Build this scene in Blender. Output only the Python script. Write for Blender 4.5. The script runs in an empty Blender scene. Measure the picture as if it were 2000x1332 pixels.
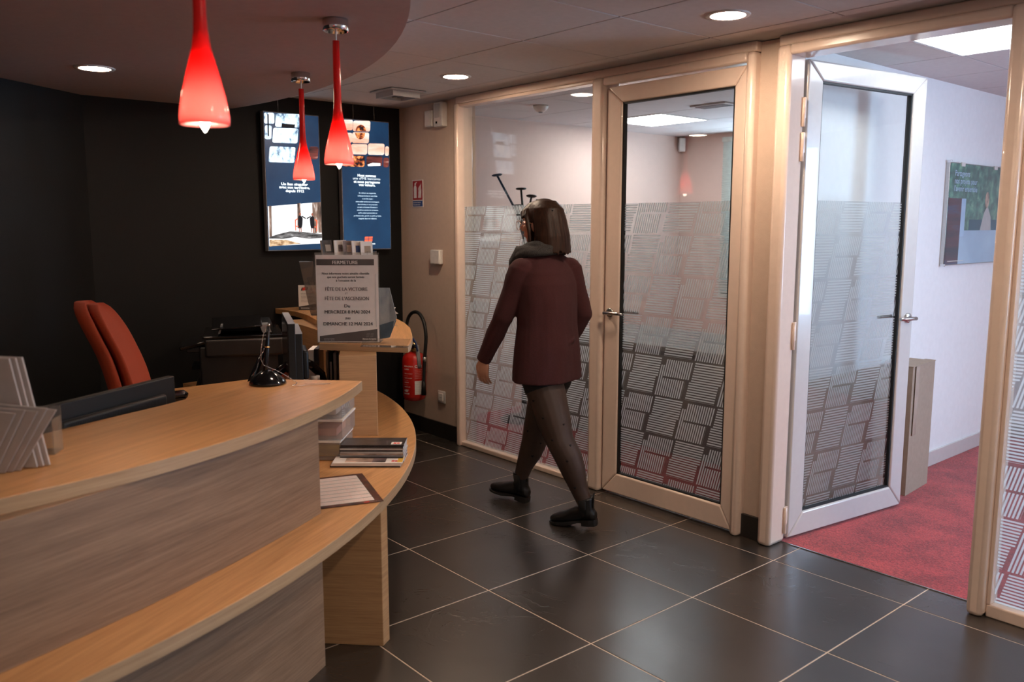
import bpy, bmesh, math, random
from mathutils import Vector, Matrix
random.seed(7)
S = bpy.context.scene
COL = S.collection
PI = math.pi

# ------------------------------------------------------------------ camera
def make_camera():
    f, yaw, pit, rol = 1650.0, 0.863, 0.1372, 0.0006
    cy, sy, cp, sp = math.cos(yaw), math.sin(yaw), math.cos(pit), math.sin(pit)
    fwd = Vector((-sy*cp, cy*cp, -sp)); r0 = Vector((cy, sy, 0)); u0 = r0.cross(fwd)
    r = r0*math.cos(rol) + u0*math.sin(rol); u = -r0*math.sin(rol) + u0*math.cos(rol)
    cd = bpy.data.cameras.new('camera'); c = bpy.data.objects.new('camera', cd); COL.objects.link(c)
    cd.sensor_width = 36.0; cd.lens = f/2000.0*36.0
    cd.clip_start = 0.05; cd.clip_end = 60
    m = Matrix((r, u, -fwd)).transposed().to_4x4(); m.translation = (0, 0, 1.53)
    c.matrix_world = m
    cd.dof.use_dof = True; cd.dof.focus_distance = 4.3; cd.dof.aperture_fstop = 2.8
    S.camera = c
make_camera()

# ------------------------------------------------------------------ world, exposure
w = bpy.data.worlds.new('world'); S.world = w; w.use_nodes = True
w.node_tree.nodes['Background'].inputs[0].default_value = (0.55, 0.72, 1.0, 1)
w.node_tree.nodes['Background'].inputs[1].default_value = 1.2
S.view_settings.view_transform = 'Standard'; S.view_settings.look = 'None'
S.view_settings.gamma = 1.0; S.view_settings.use_curve_mapping = False
S.view_settings.exposure = 0.36
S.cycles.use_denoising = True
S.cycles.max_bounces = 10; S.cycles.diffuse_bounces = 5; S.cycles.transparent_max_bounces = 24
S.cycles.sample_clamp_indirect = 6.0

def area(name, loc, to, sx, sy, power, color, spread=180):
    l = bpy.data.lights.new(name, 'AREA'); l.shape = 'RECTANGLE'; l.size = sx; l.size_y = sy
    l.energy = power; l.color = color; l.spread = math.radians(spread)
    o = bpy.data.objects.new(name, l); COL.objects.link(o); o.location = loc
    o.rotation_euler = (Vector(to)-Vector(loc)).to_track_quat('-Z', 'Y').to_euler()
    return o
# daylight arriving through the windows of the two offices
area('daylight_office', (1.68, 6.78, 1.45), (-0.1, 3.0, 1.1), 1.45, 1.65, 185, (0.46, 0.70, 1.0))
area('daylight_meeting_room', (-3.75, 6.78, 1.6), (-3.75, 3.0, 1.2), 1.7, 1.4, 95, (0.62, 0.80, 1.0))
area('lobby_fill', (2.3, -0.6, 1.3), (-1.5, 0.6, 0.9), 2.4, 1.8, 4, (0.80, 0.88, 1.0))  # added fill for the lobby from the unseen side behind the camera

# ------------------------------------------------------------------ materials
MATS = {}
def nodes(name):
    m = bpy.data.materials.new(name); m.use_nodes = True
    nt = m.node_tree; b = nt.nodes['Principled BSDF']
    MATS[name] = m
    return m, nt, b
def N(nt, t, **k):
    n = nt.nodes.new(t)
    for a, v in k.items():
        if a.startswith('i_'): n.inputs[a[2:]].default_value = v
        else: setattr(n, a, v)
    return n
def mat(name, col, rough=0.5, metal=0.0, var=0.06, nscale=30, bump=0.0, bscale=200, coat=0.0, spec=0.5, emit=None, es=0, stretch=None):
    m, nt, b = nodes(name)
    b.inputs['Roughness'].default_value = rough; b.inputs['Metallic'].default_value = metal
    b.inputs['Specular IOR Level'].default_value = spec
    b.inputs['Coat Weight'].default_value = coat
    tc = N(nt, 'ShaderNodeTexCoord')
    src = tc.outputs['Object']
    if stretch:
        mp = N(nt, 'ShaderNodeMapping'); mp.inputs['Scale'].default_value = stretch
        nt.links.new(src, mp.inputs['Vector']); src = mp.outputs[0]
    nz = N(nt, 'ShaderNodeTexNoise'); nz.inputs['Scale'].default_value = nscale; nz.inputs['Detail'].default_value = 3
    nt.links.new(src, nz.inputs['Vector'])
    rp = N(nt, 'ShaderNodeValToRGB')
    a = [max(0, c*(1-var)) for c in col[:3]]; c2 = [min(1, c*(1+var)) for c in col[:3]]
    rp.color_ramp.elements[0].position = 0.3; rp.color_ramp.elements[1].position = 0.7
    rp.color_ramp.elements[0].color = (*a, 1); rp.color_ramp.elements[1].color = (*c2, 1)
    nt.links.new(nz.outputs['Fac'], rp.inputs[0]); nt.links.new(rp.outputs[0], b.inputs['Base Color'])
    if bump:
        n2 = N(nt, 'ShaderNodeTexNoise'); n2.inputs['Scale'].default_value = bscale; n2.inputs['Detail'].default_value = 4
        nt.links.new(src, n2.inputs['Vector'])
        bp = N(nt, 'ShaderNodeBump'); bp.inputs['Strength'].default_value = bump; bp.inputs['Distance'].default_value = 0.002
        nt.links.new(n2.outputs['Fac'], bp.inputs['Height']); nt.links.new(bp.outputs[0], b.inputs['Normal'])
    if emit:
        b.inputs['Emission Color'].default_value = (*emit, 1); b.inputs['Emission Strength'].default_value = es
    return m
def emat(name, col, s):
    m = bpy.data.materials.new(name); m.use_nodes = True; nt = m.node_tree; nt.nodes.clear()
    e = N(nt, 'ShaderNodeEmission'); e.inputs[0].default_value = (*col, 1); e.inputs[1].default_value = s
    o = N(nt, 'ShaderNodeOutputMaterial'); nt.links.new(e.outputs[0], o.inputs[0]); MATS[name] = m
    return m

def wood(name, scale, ang=0.0, c1=(0.44, 0.215, 0.082), c2=(0.68, 0.37, 0.155), rough=0.33):
    """oak laminate: noise pulled out along the grain"""
    m, nt, b = nodes(name)
    b.inputs['Roughness'].default_value = rough; b.inputs['Specular IOR Level'].default_value = 0.5
    tc = N(nt, 'ShaderNodeTexCoord')
    r = N(nt, 'ShaderNodeMapping'); r.inputs['Rotation'].default_value = (0, 0, ang)
    mp = N(nt, 'ShaderNodeMapping'); mp.inputs['Scale'].default_value = scale
    nt.links.new(tc.outputs['Object'], r.inputs[0]); nt.links.new(r.outputs[0], mp.inputs[0])
    n1 = N(nt, 'ShaderNodeTexNoise'); n1.inputs['Scale'].default_value = 1.0; n1.inputs['Detail'].default_value = 6; n1.inputs['Roughness'].default_value = 0.65
    n1.inputs['Distortion'].default_value = 0.3
    n2 = N(nt, 'ShaderNodeTexNoise'); n2.inputs['Scale'].default_value = 5.0; n2.inputs['Detail'].default_value = 4; n2.inputs['Roughness'].default_value = 0.7
    nt.links.new(mp.outputs[0], n1.inputs[0]); nt.links.new(mp.outputs[0], n2.inputs[0])
    mx = N(nt, 'ShaderNodeMath', operation='MULTIPLY_ADD'); mx.inputs[1].default_value = 0.55
    nt.links.new(n2.outputs['Fac'], mx.inputs[0])
    m2 = N(nt, 'ShaderNodeMath', operation='MULTIPLY'); m2.inputs[1].default_value = 0.5
    nt.links.new(n1.outputs['Fac'], m2.inputs[0]); nt.links.new(m2.outputs[0], mx.inputs[2])
    rp = N(nt, 'ShaderNodeValToRGB')
    rp.color_ramp.elements[0].position = 0.36; rp.color_ramp.elements[0].color = (*c1, 1)
    rp.color_ramp.elements[1].position = 0.64; rp.color_ramp.elements[1].color = (*c2, 1)
    nt.links.new(mx.outputs[0], rp.inputs[0]); nt.links.new(rp.outputs[0], b.inputs['Base Color'])
    bp = N(nt, 'ShaderNodeBump'); bp.inputs['Strength'].default_value = 0.12; bp.inputs['Distance'].default_value = 0.002
    nt.links.new(mx.outputs[0], bp.inputs['Height']); nt.links.new(bp.outputs[0], b.inputs['Normal'])
    return m
wood('oak_board', (1.2, 40, 26), 1.05)
wood('oak_board_far', (1.2, 30, 30), 0.55)
wood('oak_upright', (1.5, 1.5, 60), 0, (0.36, 0.20, 0.095), (0.56, 0.34, 0.17))
wood('oak_grey', (1.1, 1.1, 34), 0, (0.175, 0.103, 0.060), (0.335, 0.215, 0.135), 0.45)
wood('oak_edge', (1.5, 1.5, 90), 0, (0.37, 0.24, 0.135), (0.53, 0.37, 0.22))

def floor_mat():
    m, nt, b = nodes('slate_tile')
    b.inputs['Roughness'].default_value = 0.27
    b.inputs['Specular IOR Level'].default_value = 0.9; b.inputs['Coat Weight'].default_value = 0.3; b.inputs['Coat Roughness'].default_value = 0.3
    tc = N(nt, 'ShaderNodeTexCoord')
    geo = N(nt, 'ShaderNodeNewGeometry')
    n1 = N(nt, 'ShaderNodeTexNoise'); n1.inputs['Scale'].default_value = 2.2; n1.inputs['Detail'].default_value = 5
    nt.links.new(geo.outputs['Position'], n1.inputs[0])
    rp = N(nt, 'ShaderNodeValToRGB')
    rp.color_ramp.elements[0].position = .3; rp.color_ramp.elements[0].color = (0.026, 0.0215, 0.0185, 1)
    rp.color_ramp.elements[1].position = .75; rp.color_ramp.elements[1].color = (0.042, 0.035, 0.030, 1)
    nt.links.new(n1.outputs['Fac'], rp.inputs[0]); nt.links.new(rp.outputs[0], b.inputs['Base Color'])
    # slate ridges: distorted ridged noise in patches
    n2 = N(nt, 'ShaderNodeTexNoise'); n2.inputs['Scale'].default_value = 5.5; n2.inputs['Detail'].default_value = 3; n2.inputs['Distortion'].default_value = 1.4
    nt.links.new(geo.outputs['Position'], n2.inputs[0])
    s1 = N(nt, 'ShaderNodeMath', operation='SUBTRACT'); s1.inputs[1].default_value = 0.5
    a1 = N(nt, 'ShaderNodeMath', operation='ABSOLUTE')
    s2 = N(nt, 'ShaderNodeMapRange'); s2.inputs[1].default_value = 0; s2.inputs[2].default_value = 0.035; s2.inputs[3].default_value = 1; s2.inputs[4].default_value = 0
    n3 = N(nt, 'ShaderNodeTexNoise'); n3.inputs['Scale'].default_value = 1.7
    nt.links.new(geo.outputs['Position'], n3.inputs[0])
    p3 = N(nt, 'ShaderNodeMapRange'); p3.inputs[1].default_value = 0.47; p3.inputs[2].default_value = 0.62
    nt.links.new(n3.outputs['Fac'], p3.inputs[0])
    mu = N(nt, 'ShaderNodeMath', operation='MULTIPLY')
    nt.links.new(n2.outputs['Fac'], s1.inputs[0]); nt.links.new(s1.outputs[0], a1.inputs[0]); nt.links.new(a1.outputs[0], s2.inputs[0])
    nt.links.new(s2.outputs[0], mu.inputs[0]); nt.links.new(p3.outputs[0], mu.inputs[1])
    n4 = N(nt, 'ShaderNodeTexNoise'); n4.inputs['Scale'].default_value = 60; n4.inputs['Detail'].default_value = 6
    nt.links.new(geo.outputs['Position'], n4.inputs[0])
    ad = N(nt, 'ShaderNodeMath', operation='MULTIPLY_ADD'); ad.inputs[1].default_value = 0.35
    nt.links.new(n4.outputs['Fac'], ad.inputs[0]); nt.links.new(mu.outputs[0], ad.inputs[2])
    n5 = N(nt, 'ShaderNodeTexNoise'); n5.inputs['Scale'].default_value = 9; n5.inputs['Detail'].default_value = 2
    nt.links.new(geo.outputs['Position'], n5.inputs[0])
    ad2 = N(nt, 'ShaderNodeMath', operation='MULTIPLY_ADD'); ad2.inputs[1].default_value = 0.8
    nt.links.new(n5.outputs['Fac'], ad2.inputs[0]); nt.links.new(ad.outputs[0], ad2.inputs[2])
    bp = N(nt, 'ShaderNodeBump'); bp.inputs['Strength'].default_value = 0.35; bp.inputs['Distance'].default_value = 0.0016
    nt.links.new(ad2.outputs[0], bp.inputs['Height']); nt.links.new(bp.outputs[0], b.inputs['Normal'])
floor_mat()
mat('grout', (0.62, 0.50, 0.40), 0.8)
mat('skirt_tile', (0.022, 0.018, 0.016), 0.35, bump=.2, bscale=60)
mat('ceiling_board', (0.62, 0.59, 0.58), 0.9, var=.03, bump=.3, bscale=400)
mat('ceiling_joint', (0.07, 0.06, 0.06), 0.9)
mat('soffit_plaster', (0.40, 0.31, 0.29), 0.85, var=.03, bump=.15, bscale=300)
mat('beige_wall', (0.56, 0.43, 0.34), 0.85, var=.03, bump=.5, bscale=260)
mat('black_wall', (0.0032, 0.0032, 0.0033), 0.6, spec=.35, bump=.4, bscale=260)
mat('office_wall', (0.84, 0.84, 0.84), 0.85, var=.02, bump=.3, bscale=260)
mat('meeting_wall', (0.70, 0.53, 0.46), 0.85, var=.02, bump=.3, bscale=260)
mat('cream_lacquer', (0.76, 0.60, 0.50), 0.22, var=.02, coat=0.3)
mat('white_lacquer', (0.62, 0.60, 0.58), 0.22, var=.02, coat=0.3)
mat('rubber_gasket', (0.006, 0.006, 0.006), 0.6)
mat('steel', (0.55, 0.54, 0.52), 0.25, 1.0, stretch=(1, 1, 20))
mat('chrome', (0.75, 0.75, 0.76), 0.08, 1.0)
mat('white_plastic', (0.72, 0.69, 0.65), 0.4)
mat('grey_plastic', (0.25, 0.25, 0.26), 0.5)
mat('black_plastic', (0.005, 0.005, 0.005), 0.5, spec=.35, bump=.15, bscale=500)
mat('black_gloss', (0.004, 0.004, 0.005), 0.12)
mat('printer_grey', (0.018, 0.015, 0.014), 0.45, bump=.1, bscale=500)
mat('screen_grey', (0.008, 0.008, 0.009), 0.2)
mat('red_paint', (0.52, 0.018, 0.012), 0.25, coat=.4)
mat('sign_red', (0.40, 0.025, 0.02), 0.4)
mat('sign_blue', (0.03, 0.07, 0.22), 0.4)
mat('brass', (0.65, 0.42, 0.16), 0.3, 1.0)
mat('rubber', (0.008, 0.008, 0.008), 0.5)
mat('paper', (0.78, 0.74, 0.70), 0.65, var=.03)
mat('paper_grey', (0.50, 0.48, 0.47), 0.6, var=.05)
mat('ink_black', (0.035, 0.032, 0.032), 0.6)
mat('ink_grey', (0.16, 0.14, 0.135), 0.6)
mat('band_grey', (0.10, 0.088, 0.082), 0.5, var=.35, nscale=6, stretch=(1, 1, .4))
mat('ink_red', (0.62, 0.05, 0.03), 0.5)
mat('ink_pink', (0.70, 0.32, 0.28), 0.5)
mat('cover_dark', (0.045, 0.04, 0.042), 0.3, var=.7, nscale=18)
mat('cover_people', (0.50, 0.36, 0.28), 0.3, var=.75, nscale=14)
mat('paper_dim', (0.46, 0.41, 0.385), 0.65, var=.05)
mat('cover_pale', (0.34, 0.26, 0.23), 0.4, var=.25, nscale=9)
mat('cover_yellow', (0.72, 0.46, 0.06), 0.35, var=.3, nscale=10)
mat('cover_picture', (0.16, 0.12, 0.12), 0.3, var=.9, nscale=22)
mat('card_brown', (0.36, 0.275, 0.205), 0.75, var=.05, nscale=40, bump=.2, bscale=80)
mat('parcel_tape', (0.42, 0.33, 0.26), 0.2)
mat('chair_red', (0.35, 0.042, 0.008), 0.9, var=.12, nscale=300, bump=.6, bscale=900)
mat('jacket_cloth', (0.050, 0.0105, 0.0125), 0.95, var=.22, nscale=260, bump=.8, bscale=700)
mat('scarf_knit', (0.040, 0.038, 0.037), 0.95, var=.5, nscale=220, bump=1.0, bscale=500)
mat('black_cloth', (0.004, 0.004, 0.005), 0.8, bump=.4, bscale=600)
mat('tights', (0.052, 0.030, 0.022), 0.55, var=.10, nscale=18, bump=.2, bscale=1500)
mat('boot_leather', (0.006, 0.006, 0.0065), 0.33, bump=.3, bscale=120)
mat('boot_sole', (0.010, 0.009, 0.009), 0.55)
mat('skin', (0.52, 0.27, 0.18), 0.5, var=.06)
mat('lips', (0.42, 0.13, 0.11), 0.45)
mat('hair', (0.027, 0.0095, 0.0040), 0.5, var=.55, nscale=1.0, bump=.45, bscale=1.0, spec=.28, stretch=(150, 150, 5))
mat('eye_white', (0.8, 0.8, 0.8), 0.2)
mat('rose_gold', (0.80, 0.45, 0.30), 0.2, 1.0)
mat('blind_slat', (0.62, 0.66, 0.60), 0.5)

def bright_ramp(name, stops, scale, s, stretch=(1, 1, 1), seed=0.0):
    """picture area of a backlit poster or a print: noise through a colour ramp"""
    m, nt, b = nodes(name)
    tc = N(nt, 'ShaderNodeTexCoord'); mp = N(nt, 'ShaderNodeMapping'); mp.inputs['Scale'].default_value = stretch
    mp.inputs['Location'].default_value = (seed, seed*.7, seed*1.3)
    n = N(nt, 'ShaderNodeTexNoise'); n.inputs['Scale'].default_value = scale; n.inputs['Detail'].default_value = 5; n.inputs['Roughness'].default_value = .6
    rp = N(nt, 'ShaderNodeValToRGB')
    el = rp.color_ramp.elements
    while len(el) < len(stops): el.new(0.5)
    for e, (p, c) in zip(el, stops): e.position = p; e.color = (*c, 1)
    nt.links.new(tc.outputs['Object'], mp.inputs[0]); nt.links.new(mp.outputs[0], n.inputs[0]); nt.links.new(n.outputs['Fac'], rp.inputs[0])
    nt.links.new(rp.outputs[0], b.inputs['Base Color']); b.inputs['Roughness'].default_value = .3
    if s:
        b.inputs['Base Color'].default_value = (0, 0, 0, 1)
        nt.links.remove(rp.outputs[0].links[0]); nt.links.new(rp.outputs[0], b.inputs['Emission Color']); b.inputs['Emission Strength'].default_value = s
    return m
bright_ramp('lit_blue', [(.3, (.008, .028, .070)), (.7, (.018, .062, .135))], 2.5, 1.0, (1, 1, .8))
bright_ramp('lit_stone', [(.36, (.06, .12, .20)), (.46, (.55, .75, .95)), (.7, (1, 1, 1))], 26, 1.3, (1, 1, .6))
bright_ramp('lit_sunset', [(.3, (.85, .25, .12)), (.5, (1.0, .62, .48)), (.7, (1, .95, .9))], 6, 1.0, (1, .4, 2.0), 3.)
bright_ramp('lit_rocks', [(.42, (.02, .012, .015)), (.5, (.35, .06, .02)), (.6, (1, .38, .12))], 30, 1.0, (1, 1, 1.4))
bright_ramp('lit_dusk', [(.35, (.02, .01, .014)), (.6, (.22, .05, .04)), (.8, (.9, .6, .5))], 12, 1.0, (1, .3, 2.0))
bright_ramp('lit_mist', [(.30, (.55, .60, .62)), (.42, (1, 1, 1)), (.7, (1, 1, 1))], 8, 1.25, (1, 3, .4), 1.)
bright_ramp('lit_forest', [(.35, (.03, .02, .018)), (.55, (.32, .2, .15)), (.7, (1, .95, .9))], 26, .9, (1, 2.0, .35))
bright_ramp('lit_straw', [(.35, (.30, .14, .06)), (.55, (.95, .66, .38)), (.7, (1, .9, .75))], 28, .8, (1, 1, 2))
bright_ramp('lit_log', [(.35, (.02, .02, .02)), (.6, (.25, .24, .24)), (.75, (.9, .9, .9))], 26, .8, (1, .6, 2.2))
emat('lit_white', (0.85, 0.95, 1.0), 1.25)
emat('lit_text_small', (0.62, 0.82, 1.0), 0.9)
emat('lit_logo', (1.0, 0.16, 0.08), 1.0)
emat('lit_dark', (0.02, 0.018, 0.02), 1.0)
emat('lit_skin', (0.35, 0.12, 0.08), 1.0)
bright_ramp('print_foliage', [(.3, (.01, .06, .065)), (.5, (.045, .22, .18)), (.68, (.25, .55, .38))], 14, 0)
bright_ramp('print_blueish', [(.3, (.35, .52, .72)), (.7, (.55, .74, .92))], 3, 0)
bright_ramp('print_slate', [(.3, (.16, .20, .24)), (.5, (.30, .33, .36)), (.7, (.42, .42, .42))], 16, 0, (1, 1, .4))
bright_ramp('print_steel', [(.3, (.05, .08, .11)), (.7, (.10, .14, .18))], 6, 0)
bright_ramp('print_teal', [(.3, (.02, .09, .13)), (.7, (.03, .14, .2))], 3, 0)
bright_ramp('print_shelf', [(.35, (.012, .03, .06)), (.55, (.10, .04, .06)), (.7, (.04, .10, .20))], 5, 0, (1, .3, 3))
bright_ramp('print_calendar', [(.35, (.02, .012, .012)), (.55, (.10, .03, .02)), (.75, (.4, .16, .10))], 20, 0)

emat('lamp_white', (1.0, 0.76, 0.56), 255)
emat('lamp_soffit', (1.0, 0.74, 0.54), 68)
emat('panel_white', (0.95, 0.97, 1.0), 17)
emat('panel_office', (0.90, 0.95, 1.0), 8)
emat('bulb', (1.0, 0.82, 0.66), 22)
emat('lcd', (0.25, 0.28, 0.3), 0.12)

def carpet_mat():
    m, nt, b = nodes('red_carpet')
    b.inputs['Roughness'].default_value = 1.0; b.inputs['Specular IOR Level'].default_value = 0.1
    b.inputs['Sheen Weight'].default_value = 0.3
    tc = N(nt, 'ShaderNodeTexCoord')
    n = N(nt, 'ShaderNodeTexNoise'); n.inputs['Scale'].default_value = 130; n.inputs['Detail'].default_value = 5; n.inputs['Roughness'].default_value = .75
    n2 = N(nt, 'ShaderNodeTexNoise'); n2.inputs['Scale'].default_value = 5; n2.inputs['Detail'].default_value = 3
    for q in (n, n2): nt.links.new(tc.outputs['Object'], q.inputs[0])
    ad = N(nt, 'ShaderNodeMath', operation='MULTIPLY_ADD'); ad.inputs[1].default_value = .35
    nt.links.new(n2.outputs['Fac'], ad.inputs[0]); nt.links.new(n.outputs['Fac'], ad.inputs[2])
    rp = N(nt, 'ShaderNodeValToRGB')
    rp.color_ramp.elements[0].position = .54; rp.color_ramp.elements[0].color = (.15, .005, .009, 1)
    rp.color_ramp.elements[1].position = .80; rp.color_ramp.elements[1].color = (.60, .060, .062, 1)
    nt.links.new(ad.outputs[0], rp.inputs[0]); nt.links.new(rp.outputs[0], b.inputs['Base Color'])
    bp = N(nt, 'ShaderNodeBump'); bp.inputs['Strength'].default_value = .9; bp.inputs['Distance'].default_value = .004
    nt.links.new(n.outputs['Fac'], bp.inputs['Height']); nt.links.new(bp.outputs[0], b.inputs['Normal'])
carpet_mat()

def fresnel(nt, ior):
    fr = N(nt, 'ShaderNodeFresnel'); ge = N(nt, 'ShaderNodeNewGeometry')
    mr = N(nt, 'ShaderNodeMapRange'); mr.inputs[3].default_value = ior; mr.inputs[4].default_value = 1/ior
    nt.links.new(ge.outputs['Backfacing'], mr.inputs[0]); nt.links.new(mr.outputs[0], fr.inputs[0])
    return fr
def glass_mat(name, tint=(0.93, 0.96, 0.95), refl=1.0, haze=0.0):
    """thin clear sheet: transparent with a Fresnel mirror on top"""
    m = bpy.data.materials.new(name); m.use_nodes = True; nt = m.node_tree; nt.nodes.clear(); MATS[name] = m
    t = N(nt, 'ShaderNodeBsdfTransparent'); t.inputs[0].default_value = (*tint, 1)
    g = N(nt, 'ShaderNodeBsdfGlossy'); g.inputs['Roughness'].default_value = 0.0
    fr = fresnel(nt, 1.5)
    mu = N(nt, 'ShaderNodeMath', operation='MULTIPLY'); mu.inputs[1].default_value = refl
    mx = N(nt, 'ShaderNodeMixShader'); o = N(nt, 'ShaderNodeOutputMaterial')
    nt.links.new(fr.outputs[0], mu.inputs[0]); nt.links.new(mu.outputs[0], mx.inputs[0])
    src = t.outputs[0]
    if haze:
        d = N(nt, 'ShaderNodeBsdfTranslucent'); d.inputs[0].default_value = (.75, .72, .70, 1)
        d2 = N(nt, 'ShaderNodeBsdfDiffuse'); d2.inputs[0].default_value = (.75, .72, .70, 1)
        a = N(nt, 'ShaderNodeMixShader'); a.inputs[0].default_value = .5
        nt.links.new(d.outputs[0], a.inputs[1]); nt.links.new(d2.outputs[0], a.inputs[2])
        h = N(nt, 'ShaderNodeMixShader'); h.inputs[0].default_value = haze
        nt.links.new(src, h.inputs[1]); nt.links.new(a.outputs[0], h.inputs[2]); src = h.outputs[0]
    nt.links.new(src, mx.inputs[1]); nt.links.new(g.outputs[0], mx.inputs[2]); nt.links.new(mx.outputs[0], o.inputs[0])
glass_mat('clear_glass', (0.97, 0.985, 0.98), 1.0)
glass_mat('acrylic', (0.93, 0.93, 0.92), 1.5, 0.05)
glass_mat('acrylic_tint', (0.55, 0.52, 0.50), 1.5, 0.16)
glass_mat('frosted_plastic', (0.95, 0.95, 0.95), 0.8, 0.28)
glass_mat('lens_glass', (0.97, 0.97, 0.97), 0.8)

def shade_mat():
    """red cased glass: lets the bulb's light through"""
    m = bpy.data.materials.new('red_glass'); m.use_nodes = True; nt = m.node_tree; nt.nodes.clear(); MATS['red_glass'] = m
    tc = N(nt, 'ShaderNodeTexCoord'); nz = N(nt, 'ShaderNodeTexNoise'); nz.inputs['Scale'].default_value = 8
    rp = N(nt, 'ShaderNodeValToRGB')
    rp.color_ramp.elements[0].color = (.86, .038, .034, 1); rp.color_ramp.elements[1].color = (.90, .052, .046, 1)
    nt.links.new(tc.outputs['Object'], nz.inputs[0]); nt.links.new(nz.outputs['Fac'], rp.inputs[0])
    d = N(nt, 'ShaderNodeBsdfDiffuse'); t = N(nt, 'ShaderNodeBsdfTranslucent'); g = N(nt, 'ShaderNodeBsdfGlossy')
    g.inputs['Roughness'].default_value = .12
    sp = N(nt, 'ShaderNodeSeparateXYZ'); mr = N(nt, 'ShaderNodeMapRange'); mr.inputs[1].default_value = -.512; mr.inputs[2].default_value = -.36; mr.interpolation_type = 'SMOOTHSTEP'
    mc = N(nt, 'ShaderNodeMix', data_type='RGBA'); mc.inputs['A'].default_value = (.95, .40, .37, 1)   # bulb glow painted into the glass: red pales towards the rim
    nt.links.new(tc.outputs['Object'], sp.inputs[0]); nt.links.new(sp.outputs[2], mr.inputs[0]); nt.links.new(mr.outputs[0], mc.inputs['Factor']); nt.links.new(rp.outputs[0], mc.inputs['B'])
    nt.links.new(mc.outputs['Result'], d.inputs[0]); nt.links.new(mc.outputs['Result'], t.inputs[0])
    a = N(nt, 'ShaderNodeMixShader'); a.inputs[0].default_value = .55
    fr = fresnel(nt, 1.45)
    b = N(nt, 'ShaderNodeMixShader'); o = N(nt, 'ShaderNodeOutputMaterial')
    nt.links.new(d.outputs[0], a.inputs[1]); nt.links.new(t.outputs[0], a.inputs[2])
    nt.links.new(fr.outputs[0], b.inputs[0]); nt.links.new(a.outputs[0], b.inputs[1]); nt.links.new(g.outputs[0], b.inputs[2])
    nt.links.new(b.outputs[0], o.inputs[0])
shade_mat()

def film_mat():
    """frosted privacy film cut into leaning blocks of stripes (upright and level stripes in turn)"""
    m = bpy.data.materials.new('frosted_film'); m.use_nodes = True; nt = m.node_tree; nt.nodes.clear(); MATS['frosted_film'] = m
    L = nt.links.new
    tc = N(nt, 'ShaderNodeTexCoord'); sp = N(nt, 'ShaderNodeSeparateXYZ'); L(tc.outputs['Object'], sp.inputs[0])
    def M(op, a, b=None, c=None):
        n = N(nt, 'ShaderNodeMath', operation=op)
        for i, v in enumerate((a, b, c)):
            if v is None: continue
            if isinstance(v, (int, float)): n.inputs[i].default_value = v
            else: L(v, n.inputs[i])
        return n.outputs[0]
    X, Z = sp.outputs[0], sp.outputs[2]
    PW, PH = 0.2015, 0.2155
    su = M('DIVIDE', M('SUBTRACT', X, M('MULTIPLY', Z, 0.262)), PW)
    sv = M('DIVIDE', M('ADD', Z, 0.0275), PH)
    ci, cj = M('FLOOR', su), M('FLOOR', sv)
    u, v = M('FRACT', su), M('FRACT', sv)
    par = M('MODULO', M('ADD', M('ADD', ci, cj), 200), 2)          # 0: upright stripes, 1: level stripes
    # upright block
    st = M('LESS_THAN', M('FRACT', M('MULTIPLY', u, 14.0)), 0.55)
    low = M('LESS_THAN', v, 0.475); up = M('GREATER_THAN', v, 0.525)
    inl = M('MULTIPLY', M('GREATER_THAN', u, 0.0), M('LESS_THAN', u, 0.86))
    inu = M('MULTIPLY', M('GREATER_THAN', u, 0.14), M('LESS_THAN', u, 0.98))
    colL = M('MULTIPLY', M('LESS_THAN', u, 0.14), M('LESS_THAN', v, 0.80))
    rows = M('MAXIMUM', M('MULTIPLY', low, inl), M('MULTIPLY', up, inu))
    body = M('MAXIMUM', rows, colL)
    clipv = M('MULTIPLY', M('GREATER_THAN', v, 0.02), M('LESS_THAN', v, 0.955))
    vert = M('MULTIPLY', M('MULTIPLY', st, body), clipv)
    # level block
    sh = M('LESS_THAN', M('FRACT', M('MULTIPLY', v, 16.0)), 0.55)
    hl = M('MULTIPLY', M('MULTIPLY', M('GREATER_THAN', u, -0.01), M('LESS_THAN', u, 0.90)), M('LESS_THAN', v, 0.50))
    hu = M('MULTIPLY', M('MULTIPLY', M('GREATER_THAN', u, 0.05), M('LESS_THAN', u, 0.96)), M('GREATER_THAN', v, 0.50))
    clh = M('MULTIPLY', M('GREATER_THAN', v, 0.03), M('LESS_THAN', v, 0.97))
    hor = M('MULTIPLY', M('MULTIPLY', sh, M('MAXIMUM', hl, hu)), clh)
    mask = M('ADD', M('MULTIPLY', vert, M('SUBTRACT', 1.0, par)), M('MULTIPLY', hor, par))
    fac = M('ADD', M('MULTIPLY', mask, 0.82), 0.07)
    tr = N(nt, 'ShaderNodeBsdfTransparent'); tr.inputs[0].default_value = (.74, .76, .77, 1)
    d = N(nt, 'ShaderNodeBsdfDiffuse'); d.inputs[0].default_value = (.80, .82, .82, 1)
    t = N(nt, 'ShaderNodeBsdfTranslucent'); t.inputs[0].default_value = (.86, .88, .88, 1)
    a = N(nt, 'ShaderNodeMixShader'); a.inputs[0].default_value = .6
    L(d.outputs[0], a.inputs[1]); L(t.outputs[0], a.inputs[2])
    mx = N(nt, 'ShaderNodeMixShader'); o = N(nt, 'ShaderNodeOutputMaterial')
    L(fac, mx.inputs[0]); L(tr.outputs[0], mx.inputs[1]); L(a.outputs[0], mx.inputs[2]); L(mx.outputs[0], o.inputs[0])
film_mat()

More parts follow.
